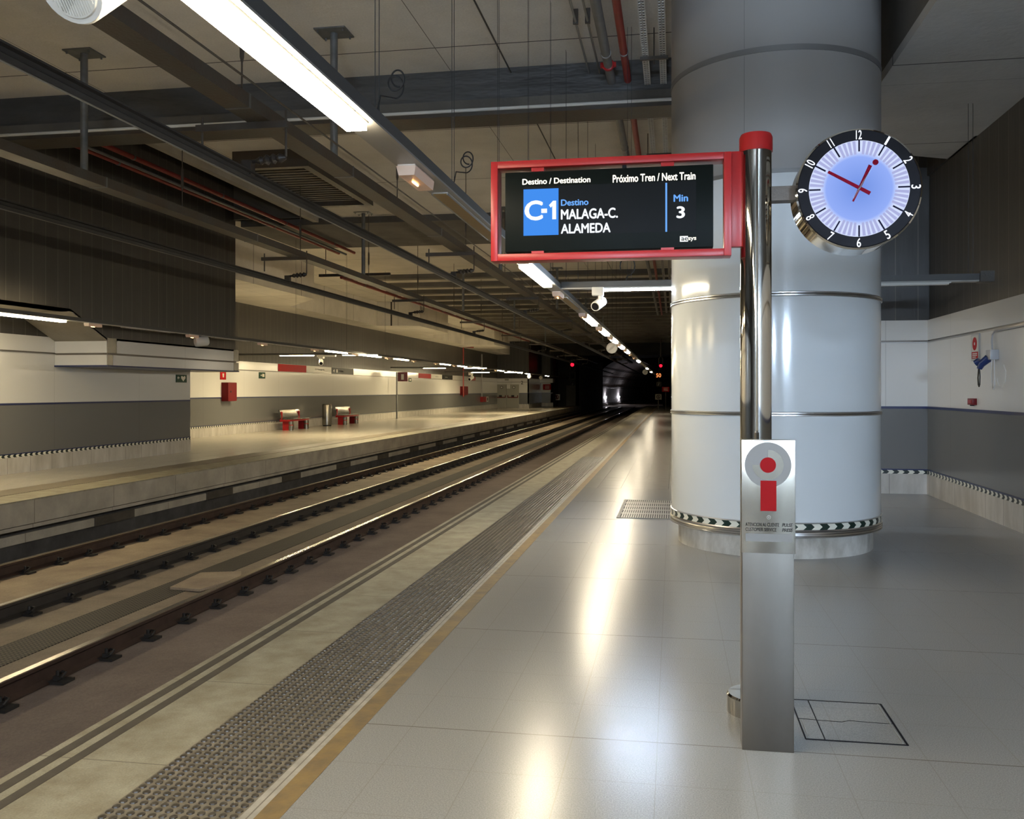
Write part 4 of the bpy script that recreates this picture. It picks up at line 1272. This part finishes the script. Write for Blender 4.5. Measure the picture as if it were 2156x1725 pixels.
# benches and bin
def bench(y, label):
    t = thing('bench', (-15.2, y, 0), label, 'bench', 'steel and red benches on the far platform')
    yl = 1.95
    B(-15.42, -15.33, y + .05, y + yl - .05, .34, .44).box(-15.40, -15.36, y + .1, y + .18, .4, .74).box(-15.40, -15.36, y + yl - .18, y + yl - .1, .4, .74).build('back_support', m_red, t)
    B(-15.40, -14.98, y, y + yl, .36, .43).build('seat_frame', m_red, t, bevel=.01)
    MB().prism([(-15.42, y + .03, .50), (-15.36, y + .03, .50), (-15.42, y + .03, .82), (-15.48, y + .03, .82)], (0, yl - .06, 0)).build('backrest', m_brush_h, t, bevel=.008)
    B(-15.34, -14.93, y + .02, y + yl - .02, .43, .455).build('seat', m_brush_h, t, bevel=.006)
    for q in (.22, yl - .22):
        MB().lathe([(.10, 0), (.10, .36)], 20, (-15.02, y + q, 0)).build('leg', m_brush_h, t)
        MB().lathe([(.105, .20), (.105, .225)], 20, (-15.02, y + q, 0)).build('leg_band', m_red, t)
        B(-15.35, -15.10, y + q - .06, y + q + .06, 0, .36).build('leg_panel', m_red_dark if q > 1 else m_red, t)
bench(33.35, 'steel bench with red frame on the far platform, left of the bin')
bench(39.3, 'steel bench with red frame on the far platform, right of the bin')
t = thing('litter_bin', (-15.25, 37.9, 0), 'tall cylindrical steel litter bin between the two benches', 'bin')
MB().lathe([(.19, .0), (.19, .05)], 28, (-15.25, 37.9, 0)).build('base', m_blackplastic, t)
MB().lathe([(.215, .05), (.215, .93), (.205, .96)], 28, (-15.25, 37.9, 0)).build('body', m_brush_h, t)
MB().lathe([(.205, .96), (.19, .985), (.10, .99)], 28, (-15.25, 37.9, 0)).build('lid', m_brush, t)

# cameras on far platform
security_cam(-12.28, 30.0, 2.855, 'small white security camera below the first crosswise tubes of the far platform', 1.3, -1)
t = thing('ceiling_box', (-12.9, 30.0, 2.82), 'flat white box between the two first crosswise tubes', 'box')
B(-12.42, -11.75, 29.93, 30.07, 2.79, 2.85).build('casing', m_whitebody, t)
security_cam(-15.0, 65.6, 2.95, 'pale camera beside the vertical red pipe over the far platform', 2.2)

# far end doors
dz = 2.13
for i, (x0, x1) in enumerate(((-16.05, -14.93), (-14.91, -13.80))):
    d = B(x0, x1, 79.9, 79.99, .01, dz).build(f'door_1' if i == 0 else 'door_3', m_door, flat=True)
    d['kind'] = 'structure'
    B(x0 + .08, x1 - .08, 79.84, 79.88, .92, .99).box(x0 + .08, x0 + .14, 79.84, 79.9, .92, 1.15).box(x1 - .14, x1 - .08, 79.84, 79.9, .92, 1.15).build('push_bar', m_red_dark, d)
    B(x0 + .42, x0 + .68, 79.85, 79.9, .98, 1.16).build('lock_case', m_ink, d)
    MB().lathe([(.13, 0), (.13, .02)], 20, ((x0 + x1) / 2 + .1, 79.87, 1.86), 'y').build('door_badge', m_ink, d)
    MB().lathe([(.09, -.01), (.09, .02)], 20, ((x0 + x1) / 2 + .1, 79.87, 1.86), 'y').build('badge_centre', m_sign_white, d)
t = thing('door_closer', (-14.6, 79.8, 2.2), 'pale door closer above the far end double doors', 'door closer')
B(-15.1, -14.5, 79.8, 79.97, 2.2, 2.32).box(-14.9, -14.6, 79.8, 79.97, 1.75, 2.12).build('casing', m_whitebody, t)
t = thing('number_sign', (-13.5, 79.95, 2.1), 'small black number 2 on the wall right of the far end doors', 'sign')
text('numeral', '2', m_ink, t, (0, 79.99, 0), XR, ZU, -13.62, -13.42, 2.15, 2.45, bold=.015)
t = thing('exit_lamp', (-14.9, 79.95, 2.5), 'square dim exit lamp above the far end doors', 'exit light')
B(-15.1, -14.75, 79.9, 79.98, 2.48, 2.72).build('casing', m_door, t)
t = thing('red_notice', (-12.3, 87.9, 1.7), 'red notice board with white print at the far end of the far platform', 'sign')
B(-12.75, -11.95, 87.94, 87.985, 1.65, 2.2).build('board', m_sign_red, t, flat=True)
for z in (1.76, 1.88, 2.0):
    B(-12.55, -12.1, 87.93, 87.94, z, z + .05).build('print_line', m_sign_white, t, flat=True)
struct('ceiling_canopy', B(-13.2, -11.6, 86.8, 88, 2.35, 2.75), m_panel_x, flat=True)

# ================================================================== SIGNALS
def signal(x, y, zc, label, lamp_dz, mat, sc=1.0):
    t = thing('signal', (x, y, zc), label, 'signal', 'railway signals')
    pts = []
    for k in range(28):
        a = 2 * PI * k / 28
        pts.append((x + .27 * sc * math.cos(a), y, zc + .27 * sc * math.sin(a) + (.38 * sc if math.sin(a) > 0 else -.38 * sc)))
    MB().prism(pts, (0, .12, 0)).build('backboard', m_blackplastic, t)
    rim = MB().tube(pts + [pts[0]], .02, 6).build('rim', m_conc_mid, t)
    MB().lathe([(.20 * sc, 0), (.20 * sc, .04)], 20, (x, y - .05, zc + lamp_dz), 'y').build('lamp', mat, t)
    MB().lathe([(.22 * sc, -.30), (.22 * sc, .0), (.205 * sc, .0), (.205 * sc, -.30), (.22 * sc, -.30)], 24, (x, y, zc + lamp_dz), 'y', cap=False).build('visor', m_blackplastic, t)
    MB().lathe([(.10, 0), (.10, .04)], 16, (x, y - .04, zc - lamp_dz), 'y').build('unlit_lens', m_blackplastic, t)
    MB().tube([(x, y + .1, zc - .6), (x, y + .1, 6.0)], .06, 8).build('hanger', m_steel_dark, t)
    return t
signal(-10.2, 91.5, 4.18, 'red railway signal over the far platform end, left of the tunnel', .05, e_sigred, .95)
signal(-1.0, 75, 3.95, 'red railway signal hung over the near platform end, right of the tunnel', -.32, e_sigred, .62)
t = thing('route_sign', (-10.2, 91.9, 2.75), 'dark square framed panel below the left red signal', 'sign')
B(-10.5, -9.97, 91.85, 92.0, 2.75, 3.45).build('panel', m_blackplastic, t, flat=True)
MB().tube([(-10.5, 91.83, 2.75), (-9.97, 91.83, 2.75), (-9.97, 91.83, 3.45), (-10.5, 91.83, 3.45), (-10.5, 91.83, 2.75)], .025, 6).build('rim', m_conc_mid, t)
def letter_sign(name, x0, x1, y, z0, z1, s_, label, face=m_blackplastic, ink=m_sign_white, rimm=m_conc_mid):
    t = thing(name, ((x0 + x1) / 2, y, z0), label, 'sign')
    b_ = B(x0, x1, y, y + .05, z0, z1).build('board', face, t, flat=True)
    MB().tube([(x0, y - .01, z0), (x1, y - .01, z0), (x1, y - .01, z1), (x0, y - .01, z1), (x0, y - .01, z0)], .015, 6).build('rim', rimm, t)
    if s_:
        w_, h_ = x1 - x0, z1 - z0
        text('lettering', s_, ink, b_, (0, y - .005, 0), XR, ZU, x0 + .3 * w_, x1 - .25 * w_, z0 + .18 * h_, z1 - .18 * h_, bold=.03)
    return t
letter_sign('letter_sign', -10.45, -10.02, 91.95, 1.95, 2.40, 'P', 'small black P sign below the framed panel at left')
t = letter_sign('letter_sign', -1.33, -.97, 75, 1.95, 2.27, 'P', 'small black P sign below the orange speed display at right')
MB().tube([(-1.15, 75.03, 2.27), (-1.15, 75.03, 2.60)], .02, 6).build('hanger', m_steel_dark, t)
t = letter_sign('no_entry_sign', -12.0, -11.3, 90, .6, 1.2, None, 'white no-crossing sign with a ring at the far platform end', m_sign_white)
MB().tube([(-11.65 + .2 * math.cos(a_ / 12 * PI), 89.97, .9 + .2 * math.sin(a_ / 12 * PI)) for a_ in range(25)], .035, 6).tube([(-11.79, 89.97, 1.04), (-11.51, 89.97, .76)], .03, 6).build('ring_pictogram', m_red_dark, t)
B(-11.72, -11.58, 89.98, 90, .75, 1.05).build('figure_pictogram', m_ink, t)
t = letter_sign('no_entry_sign', -1.45, -.94, 75, .84, 1.28, None, 'grey no-crossing sign with a ring at the near platform end', m_conc_mid)
MB().tube([(-1.195 + .15 * math.cos(a_ / 12 * PI), 74.97, 1.06 + .15 * math.sin(a_ / 12 * PI)) for a_ in range(25)], .025, 6).tube([(-1.30, 74.97, 1.165), (-1.09, 74.97, .955)], .02, 6).build('ring_pictogram', m_ink, t)
B(-1.24, -1.15, 74.98, 75, .95, 1.17).tube([(-1.195, 75.02, .84), (-1.195, 75.02, 0)], .03, 6).build('post', m_steel_dark, t)
t = letter_sign('red_notice', -.9, -.3, 75.2, 1.48, 1.88, None, 'red notice board at the near platform end beside the columns', m_sign_red, rimm=m_red_dark)
for z in (1.56, 1.66, 1.76):
    B(-.78, -.42, 75.18, 75.2, z, z + .04).build('print_line', m_sign_white, t, flat=True)
B(-.62, -.58, 75.26, 75.32, 0, 1.5).build('post', m_steel_dark, t)
t = thing('speed_display', (-1.18, 75, 2.66), 'orange dot speed display reading 50 below the right red signal', 'display')
bb = B(-1.42, -.93, 75, 75.1, 2.60, 3.06).build('board', m_blackplastic, t, flat=True)
text('numeral', '50', e_sigor, bb, (0, 74.99, 0), XR, ZU, -1.37, -.98, 2.68, 3.0, bold=.01)
MB().tube([(-1.15, 75.06, 3.06), (-1.15, 75.06, 3.4)], .02, 6).build('hanger', m_steel_dark, t)
